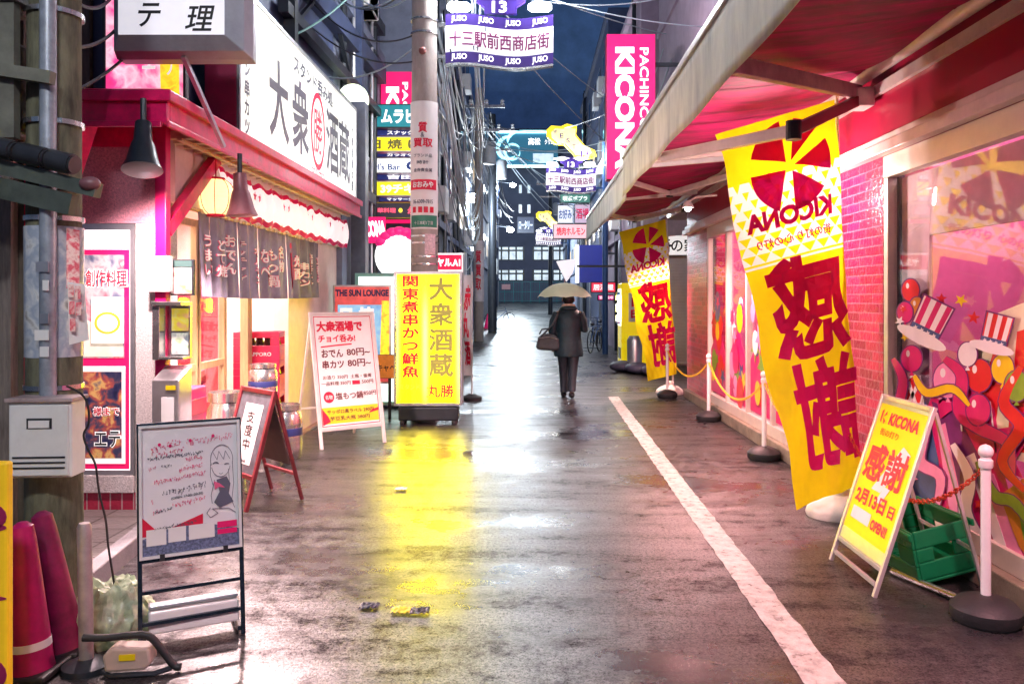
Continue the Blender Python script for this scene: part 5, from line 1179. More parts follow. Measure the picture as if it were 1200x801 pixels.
# round glowing sign with a pink scalloped cap
RS = thing("round_sign", "round glowing white sign with a pink scalloped cap beside the concrete pole", "sign", at(465, 300, 14.2))
p = at(468, 300, 14.2)
MB().ball(p, .43, .2, .42, 28, 16).build("globe", mat("white_glow", (.98, .98, .96), .4, var=.03, emit=.9), RS, smooth=True)
g = MB()
for k in range(7): a = R(30+20*k); g.ball(p + Vector((.34*math.cos(a)*1.0, 0, .36*math.sin(a)+.06)), .13, .16, .1, 12, 8)
g.build("scalloped_cap", mat("pink_cap", (.85, .02, .2), .4, var=.1, emit=.3), RS, smooth=True)
MB().tube([p + Vector((0, .1, -.4)), (p.x, p.y+.1, 0)], .05).build("post", m_alu, RS, smooth=True)
# globe wall lamp
GL = thing("globe_lamp", "round greenish white globe lamp at the far end of the long backlit sign", "lamp", at(414, 117, 12.8))
p = at(414, 117, 12.6)
MB().ball(p, .24, .24, .24, 24, 16).build("globe", mat("green_white_glow", (.85, .95, .7), .4, var=.12, vs=6, emit=1.0), GL, smooth=True)
MB().lathe([(.07, .0), (.09, .02), (.06, .08), (1e-4, .08)], p + Vector((0, 0, -.3)), 20).build("collar", m_dark, GL, smooth=True)
MB().tube([p + Vector((0, 0, -.25)), p + Vector((-.2, 0, -.35)), p + Vector((-.6, 0, -.35))], .03).build("arm", m_dark, GL, smooth=True)
light("globe_light", 'POINT', p, 60, (.9, 1, .75), .24, parent=GL)
signbox("red_strip_sign", "red strip sign ending in A1 on a white box right of the concrete pole", "sign", sgn(498, 543, 296, 334, 14.5), .3, mat("white_red_sign", (.85, .8, .8), .4, var=.05, emit=.35), m_alu, border=.012,
        extra=lambda t, w, h, fn: (MB().bx(-w/2+.03, w/2-.03, -.012, -.0025, h*.48, h*.93).build("red_strip", mat("red_strip_print", (.75, .01, .07), .4, var=.05, emit=.3), t, local=True),
                                   MB().text("ヤル.A1", lambda a, c_: Vector((a, -.016, c_)), fit=(w*.6, h*.26), cx=w*.12, cy=h*.7, bold=.04).build("lettering", m_kwhite, t, local=True), MB().bx(-.06, .06, .1, .2, -1.85, 0).build("post", m_dark, t, local=True)))
def nobj(label, x0, x1, y0, y1, d, face, texts):
    T = thing("banner_flag", label, "flag", (at((x0+x1)/2, 350, d).x, d, 0)); a, b = at(x0, y1, d), at(x1, y0, d)
    MB().grid(lambda u, v: Vector((a.x+(b.x-a.x)*u + .02*math.sin(v*9), d + .04*math.sin(v*7+u*3), a.z+(b.z-a.z)*v)), 8, 24).build("cloth", face, T, smooth=True)
    MB().tube([(b.x, d, .05), (b.x, d, b.z+.05)], .012).build("pole", m_whitep, T, smooth=True); MB().lathe([(.16, 0), (.16, .05), (.05, .1), (1e-4, .1)], (b.x, d, 0), 16).build("base", m_rub, T, smooth=True)
    g = MB(); g.text(texts, lambda u, v: Vector((a.x+(b.x-a.x)*u + .02*math.sin(v*9), d - .012 + .04*math.sin(v*7+u*3), a.z+(b.z-a.z)*v)), fit=(.6, .8), cx=.5, cy=.5, vert=True, bold=.04, sub=.3); g.build("lettering", m_redt, T)
nobj("slim white and red banner flag standing right behind the yellow lit sign", 541, 553, 322, 440, 13.0, mat("flag_white_print", (.8, .72, .72), .7, var=.1, trans=.3), "赤丸酒")

# ---------------------------------------------------------------- shopping street lamp arches
m_purp = mat("arch_purple", (.05, .02, .22), .4, var=.1, emit=.12); m_arw = mat("arch_white", (.9, .88, .92), .4, var=.05, emit=.3)
m_neon = mat("neon_yellow", (1, .72, .02), .4, var=.05, emit=.9)
m_lampw = mat("arch_lamp_glow", (.95, .97, 1), .4, var=0, emit=5)
m_blues = mat("blue_steel", (.05, .12, .3), .35, .4, var=.15)
m_tri = mat("wine_lettering", (.22, .01, .12), .5)
def arch(label, x0, d, power, polex=None, full=True, detail=True):
    w = 1.45; z0 = 4.76; h = .66; T = thing("street_lamp_arch", label, "street lamp", (x0, d, 0), 0, "shopping street lamp signs")
    wav = lambda a: .035*math.sin(a/w*2*math.pi*1.0+.6)
    sh = lambda g, a0, a1, b0, b1, y0, y1: g.grid(lambda u, v: Vector((x0+a0+(a1-a0)*u, d+y0, z0+b0+(b1-b0)*v+wav(a0+(a1-a0)*u))), 24, 1) and g.grid(lambda u, v: Vector((x0+a0+(a1-a0)*u, d+y1, z0+b0+(b1-b0)*v+wav(a0+(a1-a0)*u))), 24, 1)
    def strip(nm, b0, b1, m, y0=0, y1=.08, a0=0, a1=w):
        g = MB(); n = 24
        pt = lambda u, y, b: Vector((x0+a0+(a1-a0)*u, d+y, z0+b+wav(a0+(a1-a0)*u)))
        vs = [pt(k/n, y, b) for k in range(n+1) for (y, b) in ((y0, b0), (y0, b1), (y1, b1), (y1, b0))]
        fs = [(4*k+j, 4*k+(j+1) % 4, 4*k+4+(j+1) % 4, 4*k+4+j) for k in range(n) for j in range(4)] + [(0, 1, 2, 3), (4*n+3, 4*n+2, 4*n+1, 4*n)]
        g.add(vs, fs); return g.build(nm, m, T)
    strip("lower_band", 0, .15, m_purp); strip("white_panel", .151, .505, m_arw); strip("upper_band", .506, h, m_purp); strip("edge_rail", -.03, -.002, m_steel, -.01, .09)
    fa = lambda a, b: Vector((x0+a, d-.006, z0+b+wav(a)))
    g = MB(); g.text("十三駅前西商店街", fa, fit=(w*.93, .22), cx=w/2, cy=.325, bold=.02, sub=.5); g.build("lettering", m_tri, T)
    if detail:
        g = MB()
        for k in range(4): g.text("JUSO", fa, fit=(.21, .1), cx=w*(k+.5)/4, cy=.072, bold=.02); g.text("JUSO", fa, fit=(.21, .1), cx=w*(k+.5)/4, cy=.583, bold=.02)
        g.build("lettering", m_kwhite, T)
    else:
        g = MB()
        for k in range(12):
            for b in (.03, .54): g.poly([fa(w*(k+.25)/12, b), fa(w*(k+.7)/12, b), fa(w*(k+.7)/12, b+.09), fa(w*(k+.25)/12, b+.09)])
        g.build("lettering", m_kwhite, T)
    # crest with 13, wings, lamps
    g = MB(); g.slab([(w*.36, h+.03), (w*.66, h+.03), (w*.66, h+.12), (w*.74, h+.2), (w*.62, h+.34), (w*.38, h+.34), (w*.28, h+.2), (w*.36, h+.12)], lambda a, b, t: Vector((x0+a, d+t, z0+b)), .07); g.build("crest", m_purp, T)
    g = MB(); g.text("13", lambda a, b: Vector((x0+a, d-.005, z0+b)), fit=(.2, .16), cx=w*.5, cy=h+.12, bold=.03); g.build("lettering", m_kwhite, T)
    g = MB()
    for s in (-1, 1): g.slab([(w/2+s*.05, h+.3), (w/2+s*.22, h+.36), (w/2+s*.5, h+.30), (w/2+s*.24, h+.22)], lambda a, b, t: Vector((x0+a, d-.02+t, z0+b)), .12)
    g.build("wings", m_arw, T)
    for s in (0, 1):
        a = x0 + (.02 if s == 0 else w-.34); MB().tube([(a, d+.04, z0+h+.13), (a+.05, d+.04, z0+h+.13), (a+.27, d+.04, z0+h+.13), (a+.32, d+.04, z0+h+.13)], [.03, .065, .065, .03], 14).build("lamp", m_lampw, T, smooth=True)
    for lx in (.12, w-.12): light("arch_light", 'POINT', (x0+lx, d+.04, z0+h+.34), power/2, (.92, .95, 1), .25, parent=T)
    # yellow sign of rounded blocks with WEST 13
    out = [(w*.02, 1.58), (w*.0, 1.78), (w*.1, 1.92), (w*.3, 1.9), (w*.42, 1.98), (w*.62, 1.9), (w*.6, 1.66), (w*.78, 1.34), (w*.98, 1.2), (w*1.02, 1.04), (w*.92, .96), (w*.62, .94), (w*.52, 1.12), (w*.36, 1.36), (w*.18, 1.38)]
    g = MB(); g.slab(out, lambda a, b, t: Vector((x0+a, d+t, z0+b)), .12); ob = g.build("neon_outline", m_neon, T, bevel=.02)
    cx = sum(a for a, b in out)/len(out); cz = sum(b for a, b in out)/len(out)
    g = MB(); g.slab([(cx+(a-cx)*.8, cz+(b-cz)*.8) for a, b in out], lambda a, b, t: Vector((x0+a, d-.02+t, z0+b)), .015); g.build("neon_face", mat("neon_cream", (1, .86, .35), .4, var=.2, vs=5, emit=.42), T)
    g = MB()
    for ch, a, b in (("W", .18, 1.72), ("E", .31, 1.62), ("S", .44, 1.48), ("T", .56, 1.3)): g.text(ch, lambda x, z: Vector((x0+x, d-.026, z0+z)), fit=(.11, .13), cx=a*w, cy=b, bold=.02)
    g.text("13", lambda x, z: Vector((x0+x, d-.026, z0+z)), fit=(.24, .19), cx=w*.78, cy=1.08, bold=.03); g.build("lettering", m_purp, T)
    if polex is not None:
        MB().tube([(polex, d+.05, 0), (polex, d+.05, 6.2)], .085, 16).build("pole", m_blues, T, smooth=True)
        g = MB(); q = x0+w if polex > x0 else x0
        g.slab([(q, .0+.5), (polex, .52), (polex, 1.15), (q, .62)], lambda a, b, t: Vector((a, d+.02+t, z0+b)), .05); g.build("bracket_plate", m_arw, T)
        g = MB(); g.bar((q, d+.04, z0+.1), (polex, d+.04, z0+.1), .05); g.build("arm", m_blues, T)
    else:
        g = MB(); g.bar((x0, d+.04, z0+.12), (-1.3, d+.04, z0+.12), .05); g.bar((x0, d+.04, z0+.55), (-1.3, d+.04, z0+.55), .05); g.build("arm", m_steel, T)
    return T
arch("large purple and white JUSO street sign with lamps, nearest overhead", -1.147, 10.9, 420)
arch("JUSO street sign with yellow WEST 13 neon on the blue pole", .45, 23.7, 300, 2.18)
arch("far small JUSO street sign with yellow neon deep down the street", .3, 47, 220, 2.2, detail=False)
arch("extra unseen street lamp sign on the street behind the viewer", -1.15, -1.9, 720, -2.3, detail=False)  # unseen repeat of the row, added to light surfaces facing the camera

# ================================================================== BUILDINGS
m_winlit = mat("lit_office_window", (.80, .92, 1), .3, var=.4, vs=1.6, emit=.26)
m_windk = mat("dark_window", (.02, .03, .05), .08, var=.3)
m_winwarm = mat("dim_warm_window", (.7, .5, .3), .3, var=.4, vs=2, emit=.35)
def block(label, x0, x1, y0, y1, z1, m, wins=(), side=1, z0=0, ledge=True, name="town_house"):
    T = thing(name, label, "building", ((x0+x1)/2, y0, z0)); MB().bx(x0, x1, y0, y1, z0, z1).build("wall", m, T)
    fx = x1 if side > 0 else x0
    if ledge:
        g = MB()
        for z in [3.4 + 2.9*k for k in range(int((z1-3.4)/2.9)+1)]: g.bx(fx, fx+.12*side, y0, y1, z, z+.18)
        g.build("floor_ledge", m, T)
    n = max(2, int((y1-y0)/2.6))
    for z in [4.2 + 2.9*k for k in range(int((z1-4.6)/2.9)+1)]:
        for k in range(n):
            yc = y0 + (k+.5)*(y1-y0)/n; r = random.random(); mm = m_winwarm if r < .12 else m_winlit if r < .2 else m_windk
            F_ = MB().bx(fx-.02, fx+.03*side, yc-.6, yc+.6, z, z+1.2).build("window", m_alu, T); MB().bx(fx+.031*side, fx+.036*side, yc-.54, yc+.54, z+.06, z+1.14).build("pane", mm, F_)
    ra = random.Random(int(y0*10))
    for k in range(5):
        yc = ra.uniform(y0+.6, y1-.6); zc = ra.choice((3.7, 6.6, 9.5))
        if zc + 1 < z1:
            A_ = MB().bx(fx, fx+.32*side, yc-.4, yc+.4, zc, zc+.62).build("air_conditioner", m_wht, T, bevel=.02); MB().lathe([(.24, -.01), (.24, .01)], (0, 0, 0), 16)
            MB().tube([(fx+.1*side, yc-.42, zc+.1), (fx+.1*side, yc-.6, zc), (fx+.08*side, yc-.6, .2)], .03, 6).build("drain_pipe", m_alu, T, smooth=True)
    for k in range(2): yc = ra.uniform(y0+.4, y1-.4); MB().tube([(fx+.08*side, yc, 0), (fx+.08*side, yc, z1)], .055, 8).build("downpipe", m_dark, T, smooth=True)
    return T
block("blue grey concrete house with a lit front wall behind the left sign stack", -7, -2.35, 16.5, 23, 11.5, m_bluec)
g_t = block("steel framed grey house just beyond the long backlit sign", -9, -3.05, 12.4, 16.4, 12, m_bluec)
GB = thing("steel_gantry", "dark diagonal steel beams and pipes high above the long backlit sign", "steel frame", (-2.9, 12.4, 4.5))
def beam(nm, a, b, w, h, m): MB().bar(a, b, w, h).build(nm, m, GB)
beam("beam", (-2.95, 8.2, 5.6), (-2.95, 16, 6.0), .2, .3, m_navy); beam("beam", (-2.95, 8.2, 6.6), (-2.95, 16, 6.9), .16, .2, m_dark); beam("beam", (-2.9, 9.5, 5.05), (-2.9, 15.5, 5.15), .12, .14, m_dark)
beam("upright", (-2.9, 9.8, 4.5), (-2.9, 9.8, 8.5), .14, .14, m_dark); beam("upright", (-2.9, 13.6, 0), (-2.9, 13.6, 9), .16, .16, m_navy); beam("diagonal_brace", (-2.92, 10, 7.4), (-2.92, 13.5, 4.9), .06, .06, m_dark); beam("diagonal_brace", (-2.92, 13.5, 7.4), (-2.92, 10, 5.0), .05, .05, m_dark)
SF = thing("sign_pillar", "dark grey steel pillar standing at the end of the restaurant front", "pillar", (-2.6, 12.3, 0)); MB().bx(-2.72, -2.5, 12.25, 12.5, 0, 4.6).build("shaft", mat("grey_pillar", (.13, .14, .18), .45, .3, var=.2), SF, bevel=.01)
block("dark narrow house on the left beyond the concrete pole", -8, -2.6, 23.1, 34, 13, m_navy)
block("grey three storey house on the left in mid street", -8, -2.75, 34.2, 52, 11, m_bluec)
block("far dark house on the left before the street end", -9, -3.2, 52.3, 80, 14, m_navy)
block("mauve house on the right beyond the shutter shop", 2.75, 9, 20.2, 30, 9.5, m_lav, side=-1)
block("dark blue house on the right in mid street", 2.9, 9, 30.3, 46, 12.5, m_navy, side=-1)
block("far grey house on the right before the street end", 3.2, 9, 46.3, 80, 11, m_bluec, side=-1)
# end of the street
EB = thing("office_building", "broad blue grey office block with rows of lit windows closing the street", "building", (0, 97, 1.2))
MB().bx(-26, 26, 97, 108, 1.0, 22).build("wall", mat("office_render", (.12, .13, .2), .8, var=.2, vs=.6), EB)
for y0, y1 in ((292, 304), (319, 328)):
    for gx0, gx1 in ((579, 613.5), (625, 645), (545, 572), (648, 672)):
        a, b = at(gx0, y1, 96.9), at(gx1, y0, 96.9); F_ = MB().bx(a.x-.1, b.x+.1, 96.9, 97.02, a.z-.1, b.z+.35).build("window", m_dark, EB); g = MB(); n = max(2, round((b.x-a.x)/.95))
        for k in range(n):
            u0 = a.x+(b.x-a.x)*k/n+.1; u1 = a.x+(b.x-a.x)*(k+1)/n-.1; g.bx(u0, u1, 96.87, 96.899, a.z, b.z-.25); g.bx(u0, u1, 96.87, 96.899, b.z-.05, b.z+.25)
        g.build("pane", m_winlit, F_)
for x, y in ((610, 221), (620, 221), (610, 244), (620, 244)):
    a, b = at(x-1.6, y+5, 96.9), at(x+1.2, y-4, 96.9); F_ = MB().bx(a.x-.05, b.x+.05, 96.92, 97.02, a.z-.05, b.z+.05).build("window", m_alu, EB); MB().bx(a.x, b.x, 96.88, 96.919, a.z, b.z).build("pane", m_winlit, F_)
T = thing("sky_backdrop", "tall blue block added in place of the night sky behind the office block", "building", (4, 118, 1)); MB().bx(-16, 26, 118, 130, 1, 75).build("wall", mat("night_sky_backdrop", (.26, .46, .74), .8, var=.25, vs=.3), T)  # added block hiding the sky; its blue stands in for night haze
FE = thing("mesh_fence", "teal mesh fence with a small pink notice in front of the office block", "fence", (-1, 93, 1.2))
m_teal = mat("teal_fence", (.05, .25, .28), .5, var=.2); g = MB()
for k in range(13): x = -6 + k; g.bx(x-.04, x+.04, 92.96, 93.04, 1.1, 3.6)
for z in (1.35, 2.4, 3.55): g.bx(-6, 6, 92.97, 93.03, z, z+.06)
g.build("posts_and_rails", m_teal, FE)
g = MB()
for k in range(60): x = -6+k*.2; g.bx(x-.012, x+.012, 92.985, 93.015, 1.4, 3.55)
g.build("mesh", m_teal, FE); a, b = at(588, 339, 92.9), at(598, 333, 92.9); MB().bx(a.x, b.x, 92.9, 92.95, a.z, b.z).build("notice", mat("pink_notice", (.75, .4, .42), .6, var=.1), FE)
# teal neon billboard
def ex(t, w, h, fn):
    g = MB(); f3 = lambda a, b, q: Vector((a, -.05-q, b))
    def arc(cx, cy, r0, r1, a0, a1, wd0, wd1, n=26):
        o_, i_ = [], []
        for k in range(n+1):
            s = k/n; a = R(a0+(a1-a0)*s); r = r0+(r1-r0)*s; wd = (wd0+(wd1-wd0)*s)*math.sin(math.pi*min(1, s*1.0+.06))**.6
            o_.append((cx+(r+wd/2)*math.cos(a), cy+(r+wd/2)*math.sin(a))); i_.append((cx+(r-wd/2)*math.cos(a), cy+(r-wd/2)*math.sin(a)))
        for k in range(n): g.slab([o_[k], o_[k+1], i_[k+1], i_[k]], f3, .05)
    c0 = -w*.23; arc(c0, h*.5, h*.36, h*.24, 80, 330, h*.12, h*.1); arc(c0+h*.1, h*.42, h*.22, h*.2, 30, 390, h*.09, h*.06); arc(c0+h*.25, h*.75, h*.22, h*.3, 100, 200, h*.08, h*.1); g.build("emblem", mat("cyan_glow", (.35, .85, .95), .4, emit=.9), t, local=True)
    for z in (h*.98, h*.02): MB().tube([(-w/2, -.2, z), (w*.5, -.2, z)], .16, 8).build("neon_tube", mat("cyan_tube", (.4, .9, 1), .4, var=0, emit=2.2), t, local=True)
    MB().bx(w*.12, w*.42, -.1, -.02, h*.12, h*.38).build("lit_panel", m_winlit, t, local=True)
signbox("neon_billboard", "dark teal neon billboard with a pale swirl emblem above the street end", "billboard", sgn(575, 655, 154, 196, 95), 1.2, mat("teal_board", (.02, .1, .16), .4, var=.1, emit=.5), m_dark, [(m_kwhite, [("高松", .64, .72, .18, .2, dict(bold=.03)), ("クリニック", .9, .7, .22, .14, dict(bold=.02))])], border=.1, extra=ex)
# street lamps far off
def streetlamp(label, px, py, d, power, side):
    p = at(px, py, d); bx_ = p.x + 2.2*side; T = thing("street_lamp", label, "street lamp", (bx_, d, gz(d)))
    MB().tube([(bx_, d, gz(d)), (bx_, d, p.z+.2), (bx_-.4*side, d, p.z+.45), (p.x, d, p.z+.18)], .07, 10).build("pole", m_dark, T, smooth=True)
    MB().ball(p, .28, .28, .2, 16, 10).build("lamp_head", mat("street_lamp_glow", (.85, .95, 1), .4, var=0, emit=60), T, smooth=True)
    light("street_light", 'POINT', p - Vector((0, .0, .45)), power, (.8, .92, 1), .3, parent=T)
streetlamp("brightest far street lamp low above the street end", 598, 269, 62, 1500, -1)
streetlamp("far street lamp higher up under the teal billboard", 601, 217, 78, 1300, -1)
streetlamp("street lamp on the left side of the street past the concrete pole", 556, 232, 34, 600, -1)
# ================================================================== RIGHT FAR SIDE THINGS
SS = thing("shutter_shop", "small shop with closed white roller shutter beyond the arcade", "building", (3.5, 19.4, 0))
MB().bx(2.72, 9, 19.6, 20.1, 0, 6).build("wall", mat("pinkish_render", (.6, .48, .5), .8, var=.12), SS)
g = MB()
for k in range(34): g.bx(2.8, 5.4, 19.55+(.015 if k % 2 else 0), 19.59, .05+k*.075, .05+k*.075+.07)
g.build("shutter", mat("shutter_white", (.75, .74, .76), .4, .2, var=.06), SS)
signbox("shop_sign_board", "white shop sign with black の家 lettering over the roller shutter", "sign", (Vector((3.65, 19.4, 2.65)), 1.9, .5), .12, mat("cream_lit_sign", (.88, .84, .82), .4, var=.04, emit=.35), m_alu, [(m_blk, [("酒の家", .42, .5, .5, .66, dict(bold=.02))])], border=.02)
VM = thing("vending_machine", "bright yellow drinks vending machine standing by the farther flag", "vending machine", (2.35, 18.6, 0))
m_vy = mat("vending_yellow", (.88, .68, .005), .3, var=.05, emit=.22); x0, x1, y0, y1 = 2.06, 2.78, 18.4, 19.2
MB().bx(x0, x1, y0, y1, .1, 1.98).build("cabinet", m_vy, VM, bevel=.02)
MB().bx(x0+.03, x1-.03, y0+.05, y1-.05, 0, .1).build("feet", m_dark, VM)
for fx in (0, 1):
    pass
MB().bx(x0-.012, x0-.001, y0+.08, y1-.1, 1.0, 1.85).build("display_window", mat("lit_display", (.9, .9, .85), .3, var=.25, vs=14, emit=.8), VM)
g = MB()
for r in range(3):
    for k in range(7): g.lathe([(.03, 0), (.033, .02), (.033, .15), (.02, .19), (1e-4, .19)], (x0-.03, y0+.14+k*.09, 1.05+r*.27), 10)
g.build("cans", picture_mat("can_labels", [(.6, .05, .05), (.05, .2, .5), (.7, .6, .1), (.1, .35, .15)], 5, .15, 2), VM, smooth=True)
MB().bx(x0-.012, x0-.001, y0+.15, y1-.2, .25, .5).build("delivery_slot", m_dark, VM)
MB().bx(x0+.16, x0+.5, y0-.012, y0-.001, 1.1, 1.75).build("side_print", mat("side_print_white", (.8, .78, .7), .4, var=.1), VM)
g = MB(); g.text("自由", lambda a, b: Vector((x0+.33+a, y0-.016, b)), fit=(.24, .5), cy=1.43, vert=True, bold=.04); g.build("lettering", m_redt, VM)
light("vending_light", 'AREA', (x0-.06, (y0+y1)/2, 1.4), 14, (1, .9, .5), .6, (0, R(-90), 0), .7, parent=VM)
BN2 = thing("waste_bin", "low grey bin beside the yellow vending machine", "bin", (2.3, 17.9, 0)); MB().lathe([(.14, 0), (.16, .02), (.17, .7), (.15, .74), (.12, .8), (1e-4, .8)], (2.3, 17.95, 0), 18).build("bin_body", m_alu, BN2, smooth=True)
SB = thing("sandbag_row", "row of dark sacks lying on the ground before the vending machine", "sack", (2.1, 17.5, 0))
for k in range(3): MB().ball((2.05+.28*k, 18.05-.5*k, .12), .3, .3, .13, 18, 10).build("sack", mat("dark_sack", (.05, .05, .09), .6, var=.4, bump=.6, bs=12), SB, smooth=True)
BT = thing("blue_sign_panel", "tall dark blue sign panel hanging behind the blue lamp pole", "sign", at(692, 330, 26)); a, b = at(679, 331, 26), at(706, 287, 26)
MB().bx(a.x, b.x, 26, 26.15, a.z, b.z).build("panel", mat("royal_blue_board", (.015, .025, .22), .4, var=.1, emit=.25), BT); MB().bx(a.x-.12, a.x-.02, 25.98, 26.12, a.z, b.z).build("lit_edge", m_lit, BT); g = MB()
g.bx(b.x, 2.95, 26.05, 26.1, b.z-.3, b.z-.24); g.build("bracket", m_dark, BT)
def wedge(label, pts, d, m):
    T = thing("wedge_sign", label, "sign", at(pts[0][0], pts[0][1], d)); q = [at(x, y, d) for x, y in pts]
    MB().slab([(p.x, p.z) for p in q], lambda a, b, t: Vector((a, d+t, b)), .25).build("panel", m, T, bevel=.01)
    g = MB(); g.bar((q[1].x, d+.12, q[1].z-.2), (2.95, d+.12, q[1].z-.2), .06); g.build("bracket", m_dark, T); return T
wedge("white wedge shaped sign pointing down above the umbrella", ((652, 306), (676, 303), (671, 320), (664, 330)), 22, mat("wedge_white", (.85, .78, .84), .4, var=.05, emit=.4))
far = [(692, 722, 330, 343, 25.2, "red_shop_sign", "red shop sign with white lettering behind the blue lamp pole", (.8, .03, .08), "居酒屋", (1, .9, .9)), (648, 690, 262, 280, 30, "x", "pale pink sign with red lettering in front of the far neon", (.85, .5, .55), "焼肉ホルモン", (.7, .02, .05)),
       (653, 672, 240, 262, 34, "x", "white square sign with blue top above the pale pink sign", (.85, .88, .95), "お好み", (.05, .1, .3)), (673, 692, 239, 262, 33, "x", "lilac picture sign beside the white square sign", (.6, .45, .6), "酒場", (.6, .02, .1)),
       (656, 692, 227, 238, 38, "x", "dark green sign with pale lettering beneath the second JUSO sign", (.05, .15, .12), "喫茶ポプラ", (.8, .9, .8)), (628, 645, 273, 284, 52, "x", "small white lit sign deep in the street under the far neon", (.9, .92, .95), "十三", (.1, .1, .3)),
       (606, 626, 254, 273, 70, "x", "dark sign with pale lettering beside the bright far lamp", (.03, .04, .08), "ロータリー", (.7, .8, .9)), (700, 722, 345, 352, 27, "x", "narrow magenta sign low behind the blue lamp pole", (.75, .02, .25), "営業中", (1, .9, .9)),
       (755, 782, 283, 292, 17.2, "x", "magenta sign strip under the second awning end", (.7, .02, .2), "たばこ", (1, .9, .9))]
for i, (x0, x1, y0, y1, d, nm, lb, c_, tx, tcol) in enumerate(far):
    def ex(t, w, h, fn, x1=x1, d=d): g = MB(); g.bar((w/2, .08, h/2), (max(w/2+.1, 3.0-at((x0+x1)/2, 0, d).x), .08, h/2), .05); g.build("bracket", m_dark, t, local=True)
    signbox("projecting_sign", lb, "sign", sgn(x0, x1, y0, y1, d), .2, mat(f"far_sign_paint_{'abcdefghij'[i]}", c_, .4, var=.08, emit=.4), m_dark, [(mat(f"far_sign_ink_{'abcdefghij'[i]}", tcol, .5, var=0, emit=.4), [(tx, .5, .5, .8, .55, dict(bold=.03))])], border=.03, extra=ex)
def bicycle(label, x, y, rz, z=0):
    T = thing("bicycle", label, "bicycle", (x, y, z), rz); m = m_dark
    for s in (-.5, .5):
        g = MB(); g.tube([(s+.33*math.cos(a), 0, .34+.33*math.sin(a)) for a in [2*math.pi*k/24 for k in range(25)]], .018, 6, False)
        for k in range(10): a = math.pi*k/5; g.bar((s, 0, .34), (s+.32*math.cos(a), 0, .34+.32*math.sin(a)), .005)
        g.build("wheel", m_rub, T, local=True)
    g = MB()
    for a, b in (((-.5, .34), (-.15, .32)), ((-.15, .32), (-.28, .82)), ((-.5, .34), (-.25, .7)), ((-.15, .32), (.32, .75)), ((-.26, .72), (.3, .8)), ((.28, .95), (.5, .34))): g.tube([(a[0], 0, a[1]), (b[0], 0, b[1])], .016, 8)
    g.build("frame", m_blues, T, local=True); MB().ball((-.3, 0, .86), .13, .07, .04).build("saddle", m_rub, T, local=True, smooth=True)
    g = MB(); g.tube([(.18, -.25, 1.0), (.26, -.1, .98), (.26, .1, .98), (.18, .25, 1.0)], .012); g.build("handlebar", m_steel, T, local=True)
    g = MB()
    for z0 in (.62, .72, .82): g.tube([(.36, -.16, z0), (.66, -.16, z0), (.66, .16, z0), (.36, .16, z0), (.36, -.16, z0)], .008, 5)
    g.bx(.36, .66, -.16, .16, .6, .61); g.build("basket", m_steel, T, local=True)
bicycle("dark bicycle parked near the foot of the blue lamp pole", 1.95, 24.6, R(70)); bicycle("bicycle parked against the right wall beyond the blue pole", 2.3, 27.5, R(95)); bicycle("far bicycle parked at the left pole near the pink cone", -1.6, 42, R(20), gz(42))
# left side far poles
def farpole(label, px, d, h, r, m, sleeve=False):
    x = at(px, 350, d).x; T = thing("utility_pole", label, "pole", (x, d, 0)); MB().tube([(x, d, gz(d)-.05), (x, d, h)], [r, r*.75], 16).build("shaft", m, T, smooth=True)
    g = MB(); g.bar((x-1, d-.1, h-.7), (x+1, d-.1, h-.7), .1); g.bar((x-.8, d-.1, h-1.6), (x+.8, d-.1, h-1.6), .1); g.build("cross_arm", m_steel, T)
    for k in range(4): MB().lathe([(.05, 0), (.09, .05), (.05, .1), (.08, .15), (.03, .22), (1e-4, .22)], (x-.9+.6*k, d-.1, h-.65), 10).build("insulator", m_wht, T, smooth=True)
    MB().lathe([(.2, 0), (.24, .03), (.24, .75), (.18, .85), (1e-4, .88)], (x+.42, d-.15, h-2.9), 16).build("transformer", mat("transformer_grey", (.5, .52, .55), .5, var=.15), T, smooth=True)
    if sleeve: MB().lathe([(r+.012, 1.5), (r+.012, 3.8)], (x, d, gz(d)), 16).build("poster_sleeve", mat("pole_poster", (.78, .7, .72), .6, var=.2, vs=3), T, smooth=True); g = MB(); g.text("質買取", lambda a, b: Vector((x+a, d-r-.02, b)), fit=(.22, 1.5), cy=2.7, vert=True, bold=.03); g.build("lettering", m_redt, T)
    return x
xa = farpole("grey utility pole with a white poster sleeve in the left distance", 561, 30.8, 9.6, .19, MATS["pole_concrete"], True)
xb = farpole("darker utility pole close behind the one with the poster sleeve", 577, 36, 9.8, .2, m_dark)
xc = farpole("slim far utility pole on the right side of the street", 645, 58, 10.5, .17, m_dark)
SGN = thing("safety_cone", "pink safety cone standing at the foot of the far left pole", "cone", (at(572, 380, 40).x, 40, gz(40)))
MB().lathe([(.2, .03), (.05, .68), (1e-4, .7)], (at(572, 380, 40).x, 40, gz(40)), 18).build("cone_body", m_mag, SGN, smooth=True); MB().box((at(572, 380, 40).x, 40, gz(40)+.015), (.42, .42, .03)).build("base", m_mag, SGN)
T = thing("bundle_stack", "white wrapped bundle standing behind the yellow sign on the left", "bundle", (-1.75, 19, 0)); MB().lathe([(.2, 0), (.26, .05), (.27, .5), (.24, .8), (.12, 1.0), (.1, 1.1), (1e-4, 1.1)], (-1.6, 18.5, 0), 18).build("wrap", mat("white_wrap", (.6, .6, .62), .5, var=.3, bump=.5, bs=10), T, smooth=True)

